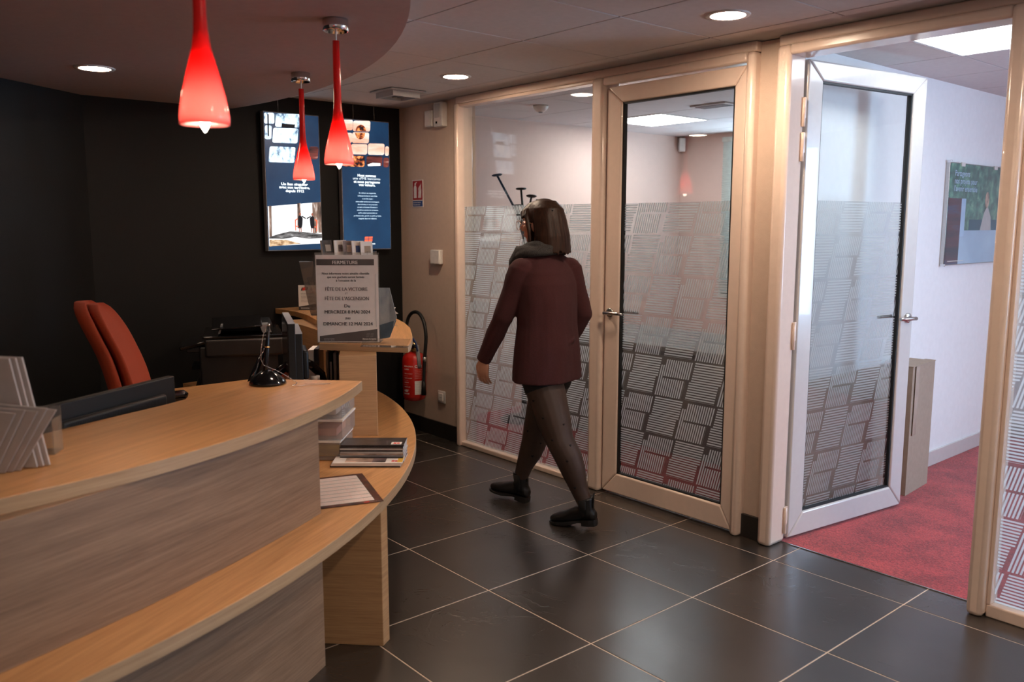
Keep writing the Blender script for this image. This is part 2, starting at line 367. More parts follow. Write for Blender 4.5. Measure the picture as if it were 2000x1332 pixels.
# ------------------------------------------------------------------ geometry helpers
def V(*a): return Vector(a)
class MB:
    def __init__(s): s.v = []; s.f = []; s.sm = []
    def add(s, vs, fs, smooth=False):
        o = len(s.v); s.v += [Vector(p) for p in vs]
        for f in fs: s.f.append([o+i for i in f]); s.sm.append(smooth)
        return s
    def box(s, a, b, m=None):
        x0, y0, z0 = a; x1, y1, z1 = b
        vs = [V(x, y, z) for z in (z0, z1) for x, y in ((x0, y0), (x1, y0), (x1, y1), (x0, y1))]
        if m: vs = [m @ p for p in vs]
        return s.add(vs, [(3, 2, 1, 0), (4, 5, 6, 7), (0, 1, 5, 4), (1, 2, 6, 5), (2, 3, 7, 6), (3, 0, 4, 7)])
    def prism(s, pts, z0, z1, m=None, smooth_side=False):
        n = len(pts)
        A = sum(pts[i][0]*pts[(i+1) % n][1]-pts[(i+1) % n][0]*pts[i][1] for i in range(n))
        if A < 0: pts = pts[::-1]
        vs = [V(p[0], p[1], z0) for p in pts]+[V(p[0], p[1], z1) for p in pts]
        if m: vs = [m @ p for p in vs]
        s.add(vs, [tuple(range(n-1, -1, -1)), tuple(range(n, 2*n))])
        o = len(s.v)-2*n
        for i in range(n):
            j = (i+1) % n; s.f.append([o+i, o+j, o+n+j, o+n+i]); s.sm.append(smooth_side)
        return s
    def rings(s, rs, cap=True, smooth=True, loop=False):
        n = len(rs[0]); o = len(s.v)
        for r in rs: s.v += [Vector(p) for p in r]
        R = len(rs)
        for k in range(R if loop else R-1):
            a = o+k*n; b = o+((k+1) % R)*n
            for i in range(n):
                j = (i+1) % n; s.f.append([a+i, a+j, b+j, b+i]); s.sm.append(smooth)
        if cap and not loop:
            s.f.append([o+i for i in range(n-1, -1, -1)]); s.sm.append(False)
            s.f.append([o+(R-1)*n+i for i in range(n)]); s.sm.append(False)
        return s
    def lathe(s, prof, c=(0, 0, 0), seg=24, m=None, cap=True):
        rs = []
        for r, z in prof:
            ring = [V(c[0]+r*math.cos(2*PI*i/seg), c[1]+r*math.sin(2*PI*i/seg), c[2]+z) for i in range(seg)]
            if m: ring = [m @ p for p in ring]
            rs.append(ring)
        return s.rings(rs, cap)
    def tube(s, path, rad, seg=12, cap=True, flat=None):
        P = [Vector(p) for p in path]; n = len(P)
        if not isinstance(rad, (list, tuple)): rad = [rad]*n
        up = None; rs = []
        for i in range(n):
            t = (P[min(i+1, n-1)]-P[max(i-1, 0)]).normalized()
            if up is None:
                up = V(0, 0, 1) if abs(t.z) < .9 else V(1, 0, 0)
                if flat: up = Vector(flat)
            up = (up-t*up.dot(t)).normalized(); sd = t.cross(up)
            r = rad[i]; ra, rb = (r if isinstance(r, tuple) else (r, r))
            rs.append([P[i]+sd*(ra*math.cos(2*PI*k/seg))+up*(rb*math.sin(2*PI*k/seg)) for k in range(seg)])
        return s.rings(rs, cap)
    def ell(s, c, r, m=None, seg=20, rg=12):
        c = Vector(c); rs = []
        for k in range(rg+1):
            th = -PI/2+PI*k/rg; th = max(min(th, PI/2-.02), -PI/2+.02)
            ring = []
            for i in range(seg):
                p = V(r[0]*math.cos(th)*math.cos(2*PI*i/seg), r[1]*math.cos(th)*math.sin(2*PI*i/seg), r[2]*math.sin(th))
                ring.append(c+(m.to_3x3() @ p if m else p))
            rs.append(ring)
        return s.rings(rs)
    def quad(s, a, b, c, d): return s.add([a, b, c, d], [(0, 1, 2, 3)])

def build(mb, name, m, parent=None, bevel=0, seg=2, world=False):
    vs = mb.v
    if world and parent is not None:
        inv = (Matrix.Translation(parent.location) @ parent.rotation_euler.to_matrix().to_4x4()).inverted()
        vs = [inv @ p for p in vs]
    me = bpy.data.meshes.new(name); me.from_pydata([tuple(p) for p in vs], [], mb.f); me.update()
    for p, q in zip(me.polygons, mb.sm): p.use_smooth = q
    if isinstance(m, (list, tuple)):
        for k in m: me.materials.append(MATS[k])
    else: me.materials.append(MATS[m])
    if bevel:
        bm = bmesh.new(); bm.from_mesh(me)
        es = [e for e in bm.edges if len(e.link_faces) == 2 and e.calc_face_angle(0) > 0.6]
        r = bmesh.ops.bevel(bm, geom=es, offset=bevel, segments=seg, affect='EDGES', profile=0.5)
        if seg > 1:
            for f in r['faces']: f.smooth = True
        bm.to_mesh(me); bm.free()
    o = bpy.data.objects.new(name, me); COL.objects.link(o)
    if parent is not None: o.parent = parent
    return o
def tag(o, label=None, cat=None, group=None, kind=None):
    if label: o['label'] = label
    if cat: o['category'] = cat
    if group: o['group'] = group
    if kind: o['kind'] = kind
    return o
def thing(name, label, cat, loc=(0, 0, 0), rz=0, group=None):
    o = bpy.data.objects.new(name, None); o.empty_display_size = .05; COL.objects.link(o)
    o.location = loc; o.rotation_euler = (0, 0, rz)
    return tag(o, label, cat, group)
def struct(name, loc=(0, 0, 0)):
    o = bpy.data.objects.new(name, None); COL.objects.link(o); o.location = loc; o['kind'] = 'structure'; return o
def smesh(mb, name, m, bevel=0):
    o = build(mb, name, m, None, bevel); o['kind'] = 'structure'; return o
def inst(name, src, parent, loc):
    o = src.copy(); COL.objects.link(o); o.name = name; o.parent = parent; o.location = loc; return o
def dup(root, loc, rz=0, label=None, group=None):
    r = root.copy(); COL.objects.link(r); r.location = loc; r.rotation_euler = (0, 0, rz)
    if label: r['label'] = label
    if group: r['group'] = group
    for ch in list(root.children):
        c = ch.copy(); COL.objects.link(c); c.parent = r
        for g in list(ch.children):
            d = g.copy(); COL.objects.link(d); d.parent = c
    return r

def text(body, o, u, v, size, m, parent=None, align='CENTER', bold=0.0, sx=1.0, name='lettering', off=0.0004, spacing=1.0, world=False):
    """flat print: one text mesh with its left-to-right along u and up along v"""
    cu = bpy.data.curves.new(name, 'FONT'); cu.body = body; cu.size = size; cu.align_x = align; cu.offset = bold*size
    cu.space_line = spacing; cu.resolution_u = 3
    t = bpy.data.objects.new(name, cu); COL.objects.link(t)
    dg = bpy.context.evaluated_depsgraph_get()
    me = bpy.data.meshes.new_from_object(t.evaluated_get(dg)); bpy.data.objects.remove(t)
    u = Vector(u).normalized(); v = Vector(v).normalized(); n = u.cross(v); o = Vector(o)+n*off
    inv = None
    if world and parent is not None:
        inv = (Matrix.Translation(parent.location) @ parent.rotation_euler.to_matrix().to_4x4()).inverted()
    for q in me.vertices:
        p = o+u*(q.co.x*sx)+v*q.co.y
        q.co = inv @ p if inv else p
    me.materials.clear(); me.materials.append(MATS[m])
    ob = bpy.data.objects.new(name, me); COL.objects.link(ob)
    if parent is not None: ob.parent = parent
    return ob
def flat(pts, o, u, v, off=0.0004, n=None):
    """thin flat patch with outline pts (2-D) on the plane o,u,v"""
    u = Vector(u).normalized(); v = Vector(v).normalized(); n = u.cross(v); o = Vector(o)
    mb = MB(); k = len(pts)
    A = sum(pts[i][0]*pts[(i+1) % k][1]-pts[(i+1) % k][0]*pts[i][1] for i in range(k))
    if A < 0: pts = pts[::-1]
    mb.add([o+u*p[0]+v*p[1]+n*off for p in pts], [tuple(range(k))])
    return mb
def rect(x0, y0, x1, y1): return [(x0, y0), (x1, y0), (x1, y1), (x0, y1)]
def rrect(x0, y0, x1, y1, r, skew=0, n=4):
    out = []
    for cx, cy, a in ((x1-r, y1-r, 0), (x0+r, y1-r, 90), (x0+r, y0+r, 180), (x1-r, y0+r, 270)):
        for i in range(n+1):
            t = math.radians(a+90*i/n); x = cx+r*math.cos(t); y = cy+r*math.sin(t); out.append((x+skew*(y-y0), y))
    return out
def evalmesh(mb, name, m, parent, voxel, smooth=4, world=True, fac=.5):
    """union of overlapping closed shapes -> one continuous skin"""
    ob = build(mb, name, m, parent, world=world)
    r = ob.modifiers.new('r', 'REMESH'); r.mode = 'VOXEL'; r.voxel_size = voxel; r.use_smooth_shade = True
    s = ob.modifiers.new('s', 'SMOOTH'); s.factor = fac; s.iterations = smooth
    dg = bpy.context.evaluated_depsgraph_get()
    me = bpy.data.meshes.new_from_object(ob.evaluated_get(dg)); ob.modifiers.clear(); ob.data = me
    for p in me.polygons: p.use_smooth = True
    return ob

# ================================================================== THE SETTING
CZ = 2.365           # ceiling
YP = 3.48            # partition line
# ---- floor
floor = struct('floor', (0, 0, 0))
bed = MB().box((-5.7, -2.6, -0.06), (2.6, 3.56, -0.0015)); build(bed, 'grout_bed', 'grout', floor)
g = 0.0028
full = build(MB().box((g, g, -.012), (.6-g, .6-g, 0)), 'tile', 'slate_tile', floor, bevel=.0009, seg=1)
strip = build(MB().box((g, g, -.012), (.6-g, .2265, 0)), 'tile', 'slate_tile', floor, bevel=.0009, seg=1)
x0, y0 = -3.239, 2.129
first = True; firsts = True
for i in range(-4, 10):
    for j in range(-7, 2):
        p = (x0+.6*i, y0+.6*j, 0)
        if first: full.location = p; first = False
        else: inst('tile', full, floor, p)
    p = (x0+.6*i, y0+1.2, 0)
    if firsts: strip.location = p; firsts = False
    else: inst('tile', strip, floor, p)
cp = build(MB().box((-5.3, 3.562, -.05), (2.6, 6.75, 0.004)), 'carpet', 'red_carpet')
tag(cp, 'red short pile carpet covering the offices behind the glass partition', 'carpet', kind='stuff')
smesh(MB().box((-2.14, 3.554, -.01), (-1.235, 3.563, .0035)), 'trim_9', 'steel')

# ---- ceilings
ceil = struct('ceiling', (0, 0, 0))
build(MB().box((-5.7, -2.6, CZ+.012), (2.6, 3.6, CZ+.08)), 'ceiling_backing', 'ceiling_joint', ceil)
g = .0036
ct = build(MB().box((g, g, 0), (.6-g, .6-g, .012)), 'ceiling_tile', 'ceiling_board', ceil, bevel=.0015, seg=1)
cs = build(MB().box((g, g, 0), (.6-g, .30, .012)), 'ceiling_tile', 'ceiling_board', ceil, bevel=.0015, seg=1)
f1 = f2 = True
for i in range(-5, 10):
    for j in range(0, 9):
        x = -3.034+.6*i; y = 3.26-.6*(j+1)
        if x < -4.9 and y < 1.9: continue
        if f1: ct.location = (x, y, CZ); f1 = False
        else: inst('ceiling_tile', ct, ceil, (x, y, CZ))
    if f2: cs.location = (-3.034+.6*i, 3.26, CZ); f2 = False
    else: inst('ceiling_tile', cs, ceil, (-3.034+.6*i, 3.26, CZ))
ceil2 = struct('ceiling', (0, 0, 0))
build(MB().box((-5.3, 3.6, CZ+.012), (2.6, 6.8, CZ+.08)), 'ceiling_backing', 'ceiling_joint', ceil2)
for i in range(-6, 7):
    for j in range(-1, 5):
        x = -1.86+.6*i; y = 3.93+.6*j
        if (i, j) in ((0, 0), (-5, 2), (3, 2)): continue
        inst('ceiling_tile', ct, ceil2, (x, y, CZ))

# ---- round lowered soffit over the reception
sc, sr = (-4.653, -1.764), 4.065
arc = [(sc[0]+sr*math.cos(math.radians(a)), sc[1]+sr*math.sin(math.radians(a))) for a in range(-10, 101, 2)]
arc = [p for p in arc if p[0] > -5.45]
pts = arc+[(-5.45, 2.25), (-5.45, -2.6), (-0.7, -2.6)]
so = build(MB().prism(pts, 2.259, CZ+.005, smooth_side=False), 'ceiling_soffit', 'soffit_plaster'); so['kind'] = 'structure'
# ---- walls
smesh(MB().box((-5.5, 1.36, 0), (-5.36, 3.7, CZ+.05)), 'wall_back', 'black_wall')
d = Vector((-5.0+5.36, .885-1.36)).normalized()
a = Vector((-5.36, 1.36)); b = a+d*4.6; nn = Vector((-d.y, d.x))*-.12
smesh(MB().prism([tuple(a), tuple(b), tuple(b+nn), tuple(a+nn)], 0, CZ+.05), 'wall_back', 'black_wall')
smesh(MB().box((-5.5, 3.5, 0), (-4.615, 3.62, CZ+.05)), 'wall_left', 'beige_wall')
smesh(MB().box((-2.7, -2.6, 0), (2.6, -2.5, CZ+.05)), 'wall_front', 'beige_wall')
smesh(MB().box((2.5, -2.6, 0), (2.6, 6.8, CZ+.05)), 'wall_right', 'beige_wall')
# pilaster between the two doors
smesh(MB().box((-2.318, 3.492, 0), (-2.205, 3.60, 2.36)), 'wall_left', 'beige_wall')
# offices
smesh(MB().box((-5.42, 3.62, 0), (-5.285, 6.8, CZ+.05)), 'wall_left', 'meeting_wall')
mw = MB(); mw.box((-2.36, 3.6, 0), (-2.32, 6.7, CZ+.02)); smesh(mw, 'wall_right', 'meeting_wall')
smesh(MB().box((-2.32, 3.6, 0), (-2.25, 6.7, CZ+.02)), 'wall_left', 'office_wall')
mw = MB().box((-5.3, 6.68, 0), (-4.80, 6.8, CZ+.05)).box((-4.80, 6.68, 0), (-2.85, 6.8, .85)).box((-2.85, 6.68, 0), (-2.32, 6.8, CZ+.05)).box((-4.80, 6.68, 2.33), (-2.85, 6.8, CZ+.05))
smesh(mw, 'wall_back', 'meeting_wall')
mw = MB().box((-2.32, 6.68, 0), (.9, 6.8, CZ+.05)).box((.9, 6.68, 0), (2.45, 6.8, .55)).box((2.45, 6.68, 0), (2.55, 6.8, CZ+.05)).box((.9, 6.68, 2.3), (2.45, 6.8, CZ+.05))
smesh(mw, 'wall_back', 'office_wall')
# ---- skirting
sk = struct('baseboard_left', (0, 0, 0))
for x0_, x1_ in ((-5.36, -5.125), (-5.122, -4.619)):
    build(MB().box((x0_, 3.487, 0), (x1_-.001, 3.5, .112)), 'tile', 'skirt_tile', sk, bevel=.0012, seg=1)
sk2 = struct('baseboard_left', (0, 0, 0))
build(MB().box((-2.318, 3.474, 0), (-2.207, 3.492, .115)), 'tile', 'skirt_tile', sk2, bevel=.0012, seg=1)
smesh(MB().box((-2.25, 3.6, .004), (-2.238, 6.68, .10)), 'baseboard_right', 'white_lacquer', bevel=.003)
smesh(MB().box((-2.238, 6.668, .004), (2.5, 6.68, .10)), 'baseboard_back', 'white_lacquer')

# ---- glass partition: frames
def trim(n, a, b, m='cream_lacquer', r=.012):
    return smesh(MB().box(a, b), 'trim_%d' % n, m, bevel=r)
trim(1, (-4.62, 3.455, 2.318), (-2.318, 3.60, CZ), r=.008)
trim(1, (-2.205, 3.455, 2.318), (2.5, 3.60, CZ), r=.008)
trim(2, (-3.352, 3.438, 0), (-3.262, 3.58, 2.319), r=.02)          # between glazing and closed door
trim(3, (-2.366, 3.438, 0), (-2.318, 3.58, 2.319), r=.02)
trim(4, (-2.206, 3.438, 0), (-2.135, 3.58, 2.319), r=.02)
trim(5, (-1.246, 3.430, 0), (-1.182, 3.58, 2.319), r=.02)
trim(6, (-3.27, 3.44, 2.272), (-2.36, 3.58, 2.319), r=.012)
trim(7, (-2.14, 3.44, 2.272), (-1.24, 3.58, 2.319), r=.012)
def glazing(nm, xa, xb, zb, y=3.50):
    w_ = struct(nm, ((xa+xb)/2, y, 0))
    def B(a, b, n, m, bv=.004): return build(MB().box(a, b), n, m, w_, bevel=bv, world=True)
    B((xa, y-.035, 0), (xb, y+.035, zb), 'window_frame', 'cream_lacquer', .006)
    B((xa, y-.035, 2.300), (xb, y+.035, 2.319), 'window_frame', 'cream_lacquer')
    B((xa, y-.035, zb), (xa+.016, y+.035, 2.300), 'window_frame', 'cream_lacquer')
    B((xb-.016, y-.035, zb), (xb, y+.035, 2.300), 'window_frame', 'cream_lacquer')
    B((xa+.016, y-.004, zb), (xb-.016, y+.004, 2.300), 'pane', 'clear_glass', 0)
    fm = build(MB().quad((xa+.016-w_.location.x, .006, zb), (xb-.016-w_.location.x, .006, zb), (xb-.016-w_.location.x, .006, 1.647), (xa+.016-w_.location.x, .006, 1.647)), 'privacy_film', 'frosted_film', w_)
    fm['label'] = 'frosted privacy film with leaning blocks of stripes'
    return w_
glazing('window_1', -4.62, -3.352, .032)
glazing('window_2', -1.182, 2.45, .052)
trim(8, (-4.625, 3.445, 0), (-4.588, 3.58, 2.319), r=.01)

# ---- doors: local x from the hinge edge (0) to the lock edge (W), face at y=0 looking to -y
def door(nm, loc, rz, W, H, mirror, mt, lab):
    d_ = struct(nm, loc); d_.rotation_euler = (0, 0, rz); tag(d_, lab)
    sx = -1 if mirror else 1
    T = .046; st = .108; z0 = .014; sh_ = .068 if mirror else .108    # the hinge stile of the closed door is partly covered by its frame
    def q(x): return x*sx
    # mitred frame with a bevelled inner and outer edge: each member is a prism in the x-z plane
    def member(pts):
        n = len(pts); mb = MB()
        P = [(q(x), z) for x, z in pts]
        A = sum(P[i][0]*P[(i+1) % n][1]-P[(i+1) % n][0]*P[i][1] for i in range(n))
        if A < 0: P = P[::-1]
        mb.add([V(x, 0, z) for x, z in P]+[V(x, T, z) for x, z in P], [tuple(range(n)), tuple(range(2*n-1, n-1, -1))]+[((i+1) % n, i, n+i, n+(i+1) % n) for i in range(n)])
        return mb
    g_ = .0006
    zt = H; gb, gt = .130, H-.088
    fr = [('bottom_rail', [(0, z0), (W, z0), (W-st, gb), (sh_, gb)]), ('top_rail', [(0, zt), (sh_, gt), (W-st, gt), (W, zt)]),
          ('hinge_stile', [(0, z0+g_), (sh_, gb+g_), (sh_, gt-g_), (0, zt-g_)]), ('lock_stile', [(W, z0+g_), (W, zt-g_), (W-st, gt-g_), (W-st, gb+g_)])]
    for n_, p_ in fr: build(member(p_), n_, mt, d_, bevel=.009, seg=3)
    gk = MB()
    for a_, b_ in (((sh_-.002, .010, gb-.002), (sh_+.009, T-.010, gt+.002)), ((W-st-.009, .010, gb-.002), (W-st+.002, T-.010, gt+.002)), ((sh_, .010, gb-.002), (W-st, T-.010, gb+.008)), ((sh_, .010, gt-.008), (W-st, T-.010, gt+.002))):
        gk.box((q(a_[0]), a_[1], a_[2]), (q(b_[0]), b_[1], b_[2])) if sx > 0 else gk.box((q(b_[0]), a_[1], a_[2]), (q(a_[0]), b_[1], b_[2]))
    build(gk, 'gasket', 'rubber_gasket', d_)
    xa, xb = sorted((q(sh_), q(W-st)))
    build(MB().box((xa, .019, gb), (xb, .027, gt)), 'pane', 'clear_glass', d_)
    fo = .0886
    fm = build(MB().quad((xa+fo, .029, gb), (xb+fo, .029, gb), (xb+fo, .029, 1.643), (xa+fo, .029, 1.643)), 'privacy_film', 'frosted_film', d_)
    fm.location = (-fo, 0, 0)
    fm['label'] = 'frosted privacy film with leaning blocks of stripes'
    # handle both sides
    for side, yf in ((-1, 0), (1, T)):
        hx = q(W-.048); hz = 1.043
        mb = MB()
        ry = Matrix.Translation((hx, yf, hz)) @ Matrix.Rotation(PI/2*(-side) if False else PI/2, 4, 'X')
        s_ = -side  # lathe axis z -> -y after the rotation
        mb.lathe([(.001, 0), (.026, 0), (.026, .008*1), (.022, .010), (.001, .010)] if side < 0 else [(.001, 0), (.026, 0), (.026, -.008), (.022, -.010), (.001, -.010)], m=ry, seg=20)
        yy = yf+side*.045
        mb.tube([(hx, yf+side*.005, hz), (hx, yf+side*.03, hz), (hx, yy, hz)], .0095, 10)
        ex = hx-sx*.125
        mb.tube([(hx+sx*.008, yy, hz), (hx-sx*.04, yy+side*.002, hz+.002), (hx-sx*.09, yy, hz+.003), (ex, yy-side*.004, hz+.002)], [.010, .010, .0095, .008], 12)
        h_ = build(mb, 'handle', 'steel', d_)
        mb = MB().lathe([(.001, 0), (.024, 0), (.024, .006), (.001, .006)] if side < 0 else [(.001, 0), (.024, 0), (.024, -.006), (.001, -.006)], m=Matrix.Translation((hx, yf, hz-.075)) @ Matrix.Rotation(PI/2, 4, 'X'), seg=18)
    return d_
d1 = door('door_1', (-2.368, 3.462, 0), 0, .884, 2.264, True, 'cream_lacquer', 'closed cream framed glass door left of the beige pilaster')
ang = math.atan2(4.51-3.586, -2.004+2.128)
d2 = door('door_2', (-2.128, 3.588, 0), ang, .932, 2.272, False, 'white_lacquer', 'open white framed glass door swung into the carpeted office')
for z_ in (2.055, 1.90, 1.03, .13):
    hb = MB().box((-.022, .004, z_-.045), (.0, .05, z_+.045)); hb.tube([(-.026, -.002, z_-.085), (-.026, -.002, z_+.045)], .0085, 10)
    h = build(hb, 'hinge', 'cream_lacquer', d2, bevel=.0015, seg=1)
    for a_, b_ in ((.018, .026), (.034, 0), (.018, -.026)):
        build(MB().tube([(-.0225, a_, z_+b_), (-.0245, a_, z_+b_)], .0042, 8), 'screw', 'rubber_gasket', h)

# ---- meeting room window with a louvre blind, office window
def outer_window(nm, xa, xb, za, zb):
    w_ = struct(nm, ((xa+xb)/2, 6.74, za))
    def B(a, b, n, m): return build(MB().box(a, b), n, m, w_, bevel=.003, world=True)
    for a_, b_ in (((xa, 6.71, za), (xa+.05, 6.77, zb)), ((xb-.05, 6.71, za), (xb, 6.77, zb)), ((xa, 6.71, za), (xb, 6.77, za+.05)), ((xa, 6.71, zb-.05), (xb, 6.77, zb)), (((xa+xb)/2-.03, 6.71, za), ((xa+xb)/2+.03, 6.77, zb))):
        B(a_, b_, 'window_frame', 'black_plastic')
    build(MB().box((xa+.05, 6.738, za+.05), (xb-.05, 6.742, zb-.05)), 'pane', 'lens_glass', w_, world=True)
    return w_
w3 = outer_window('window_3', -4.80, -2.85, .85, 2.33)
sl = MB()
zz = .90
while zz < 2.28:
    m_ = Matrix.Translation((0, 6.665, zz)) @ Matrix.Rotation(math.radians(-52), 4, 'X')
    sl.box((-4.79, -.0125, -.0004), (-2.86, .0125, .0004), m_); zz += .0215
sl.box((-4.795, 6.65, 2.285), (-2.855, 6.68, 2.325)); sl.box((-4.795, 6.655, .86), (-2.855, 6.675, .88))
o = build(sl, 'blind_slats', 'blind_slat', w3, world=True); o['kind'] = 'stuff'
w4 = outer_window('window_4', .9, 2.45, .55, 2.3)

# ================================================================== RECEPTION DESK
DC = (-4.925, -0.479)
def pol(c, r, a): return (c[0]+r*math.cos(math.radians(a)), c[1]+r*math.sin(math.radians(a)))
def arcpts(c, r, a0, a1, n): return [pol(c, r, a0+(a1-a0)*i/n) for i in range(n+1)]
desk = thing('reception_desk', 'curved two-level oak reception desk in front of the black wall', 'desk', (-2.7, 1.4, 0))
def D(mb, n, m, lab=None, bv=.0015, seg=1):
    o = build(mb, n, m, desk, bevel=bv, seg=seg, world=True)
    if lab: o['label'] = lab
    return o
def arc_board(c, r0, r1, a0, a1, n, z0, z1):
    return MB().prism(arcpts(c, r1, a0, a1, n)+arcpts(c, r0, a1, a0, n), z0, z1)
D(arc_board(DC, 2.30, 3.144, -4, 97.9, 60, .513, .553), 'lower_shelf', 'oak_board')
# near wing counter top
CC = (-4.302, -0.010)
outer = arcpts(CC, 2.2235, 48.3, -25, 36)
inner = [(-2.50, -.6), (-2.56, .1), (-2.633, .401), (-2.71, .562), (-2.795, .752), (-2.866, .916), (-2.931, 1.035), (-3.063, 1.265), (-3.126, 1.356)]
D(MB().prism(outer+inner, .892, .93), 'counter_top', 'oak_board')
FC = (-6.614, -1.233)
D(arc_board(FC, 4.77, 4.81, 4, 31.9, 30, .553, .892), 'fascia', 'oak_grey', 'grey oak curved fascia')
D(arc_board(FC, 4.77, 4.81, 4, 31.9, 30, 0, .513), 'fascia', 'oak_grey', 'grey oak curved fascia')
def band(P, z0, z1):
    mb = MB(); n = len(P)
    rs = []
    for i, p in enumerate(P):
        t = Vector(P[min(i+1, n-1)])-Vector(P[max(i-1, 0)]); t = Vector((t[0], t[1])).normalized(); q = Vector((t.y, -t.x))*.0014
        a = Vector((p[0], p[1])); rs.append([V(a.x-q.x, a.y-q.y, z0+.0012), V(a.x+q.x, a.y+q.y, z0+.0012), V(a.x+q.x, a.y+q.y, z1-.0012), V(a.x-q.x, a.y-q.y, z1-.0012)])
    mb.rings(rs, True, False); D(mb, 'edge_band', 'oak_edge', 'paler oak edge banding', 0)
band(arcpts(DC, 3.1442, 97, -4, 60), .513, .553)
band(arcpts(CC, 2.2237, 48.3, -25, 36), .892, .93)
# leg under the shelf, radial
A = Vector((-2.517, 1.536)); T = Vector((-.079, .063)); I = Vector((-.714, -.70))*.62
D(MB().prism([tuple(A), tuple(A+T*.5+Vector((.012, .012))), tuple(A+T), tuple(A+T+I), tuple(A+I)], 0, .513), 'leg', 'oak_upright')
# far wing
D(arc_board(DC, 2.80, 2.97, 57.5, 90, 24, .553, .933), 'column', 'oak_upright')
D(arc_board(DC, 2.80, 2.97, 57.5, 90, 24, 0, .513), 'column', 'oak_upright')
far = [(-3.64, 1.902), (-3.293, 2.177), (-3.335, 2.215), (-3.40, 2.265), (-3.53, 2.36), (-3.677, 2.454), (-3.867, 2.572), (-4.085, 2.680), (-4.39, 2.80), (-4.8, 2.88), (-5.355, 2.93),
       (-5.355, 2.478), (-5.22, 2.492), (-5.087, 2.490), (-4.838, 2.45), (-4.513, 2.35), (-4.2, 2.22), (-3.9, 2.06)]
D(MB().prism(far, .933, .967), 'counter_top', 'oak_board_far')
band([(-3.64, 1.902), (-3.293, 2.177), (-3.335, 2.215), (-3.40, 2.265), (-3.53, 2.36), (-3.677, 2.454)], .933, .967)
# staff worktop
stf = [(-4.18, 2.19), (-4.18, 1.20), (-3.78, 1.15), (-3.32, 1.08), (-3.18, .70), (-3.10, -.2), (-2.52, -.3), (-2.60, .4), (-2.78, .95), (-2.98, 1.30), (-3.14, 1.62), (-3.30, 1.85), (-3.52, 2.02)]
D(MB().prism(stf, .70, .73), 'worktop', 'oak_board')
D(MB().box((-4.16, 1.35, 0), (-4.13, 2.1, .70)), 'panel', 'oak_upright')
D(MB().box((-3.16, -.1, 0), (-3.13, .55, .70)), 'panel', 'oak_upright')

# ---- unidentified black rounded desk gadget next to the wide monitor
st = MB().tube([(-3.812, 1.21, .765), (-3.810, 1.225, .770), (-3.796, 1.305, .770), (-3.794, 1.32, .765)], [(.012, .012), (.022, .022), (.022, .022), (.012, .012)], 12)
st.prism([(-3.82, 1.22), (-3.80, 1.31), (-3.77, 1.305), (-3.79, 1.215)], .7305, .76)
tag(build(st, 'gadget', 'black_gloss'), 'small black rounded stapler on the staff worktop at the right end of the wide monitor', 'gadget')

# ---- wide monitor seen from behind (left)
def obm(o, u, up):
    """frame with x along u, z along up"""
    u = Vector(u).normalized(); up = Vector(up).normalized(); n = u.cross(up).normalized(); up = n.cross(u)*-1 if False else up
    n = up.cross(u).normalized()
    m = Matrix((u, n, up)).transposed().to_4x4(); m.translation = o; return m
mon = thing('monitor', 'wide black monitor seen from behind over the near counter, staff side', 'monitor', (-2.86, .68, .73))
m_ = obm((-2.725, .513, .745), (-3.020+2.725, .998-.513, 0.0), (0, 0, 1))
b_ = MB().box((0, -.016, 0), (.565, .012, .255), m_)
build(b_, 'screen', 'black_plastic', mon, bevel=.004, world=True)
b_ = MB().box((0.004, .012, .022), (.560, .0135, .250), m_); build(b_, 'display', 'screen_grey', mon, world=True)
b_ = MB().box((.05, -.040, .02), (.50, -.016, .205), m_); bk = build(b_, 'rear_housing', 'black_plastic', mon, bevel=.012, seg=3, world=True)
vt = MB()
for k in range(58): vt.box((.075+k*.0067, -.0412, .15), (.078+k*.0067, -.040, .195), m_)
o = build(vt, 'vent', 'rubber_gasket', bk); o.data.transform(Matrix.Translation(-mon.location)); o['kind'] = 'stuff'
b_ = MB().tube([(-2.91, .80, .735), (-2.90, .79, .78), (-2.89, .775, .86)], [(.04, .02)]*3, 10); build(b_, 'stand', 'black_gloss', mon, world=True)
b_ = MB().lathe([(.001, 0), (.10, 0), (.10, .008), (.001, .014)], (-2.95, .80, .7305), 28); build(b_, 'stand_base', 'black_gloss', mon, world=True)

# ---- the two upright monitors by the far wing
def side_monitor(loc0, u, w_, z0, z1, lab, stand_from, lean=.02):
    t = thing('monitor', lab, 'monitor', (loc0[0]+u[0]*w_/2, loc0[1]+u[1]*w_/2, .73))
    m_ = obm((loc0[0], loc0[1], z0), (u[0], u[1], 0), (0, 0, 1))
    build(MB().box((0, -.02, 0), (w_, .012, z1-z0), m_), 'screen', 'black_plastic', t, bevel=.003, world=True)
    build(MB().box((.0, -.021, z1-z0-.0005), (w_, .010, z1-z0+.001), m_), 'top_edge', 'grey_plastic', t, world=True)
    build(MB().box((.012, .012, .015), (w_-.012, .0135, z1-z0-.012), m_), 'display', 'screen_grey', t, world=True)
    build(MB().box((.10, -.05, .05), (w_-.10, -.02, z1-z0-.09), m_), 'rear_housing', 'black_plastic', t, bevel=.01, world=True)
    a = Vector(stand_from); c_ = m_ @ V(w_*.5, -.03, .12)
    build(MB().tube([c_, (c_.x*.6+a.x*.4, c_.y*.6+a.y*.4, c_.z-.03), (a.x, a.y, .80), (a.x, a.y, .738)], [.022, .022, .02, .03], 12), 'stand', 'black_gloss', t, world=True)
    build(MB().lathe([(.001, 0), (.09, 0), (.085, .008), (.001, .012)], (a.x, a.y, .7305), 26), 'stand_base', 'black_gloss', t, world=True)
    return t
side_monitor((-3.40, 1.64), (-.923, .385), .50, .775, 1.10, 'taller black monitor seen edge-on behind the counter pen', (-3.66, 1.62, .8))
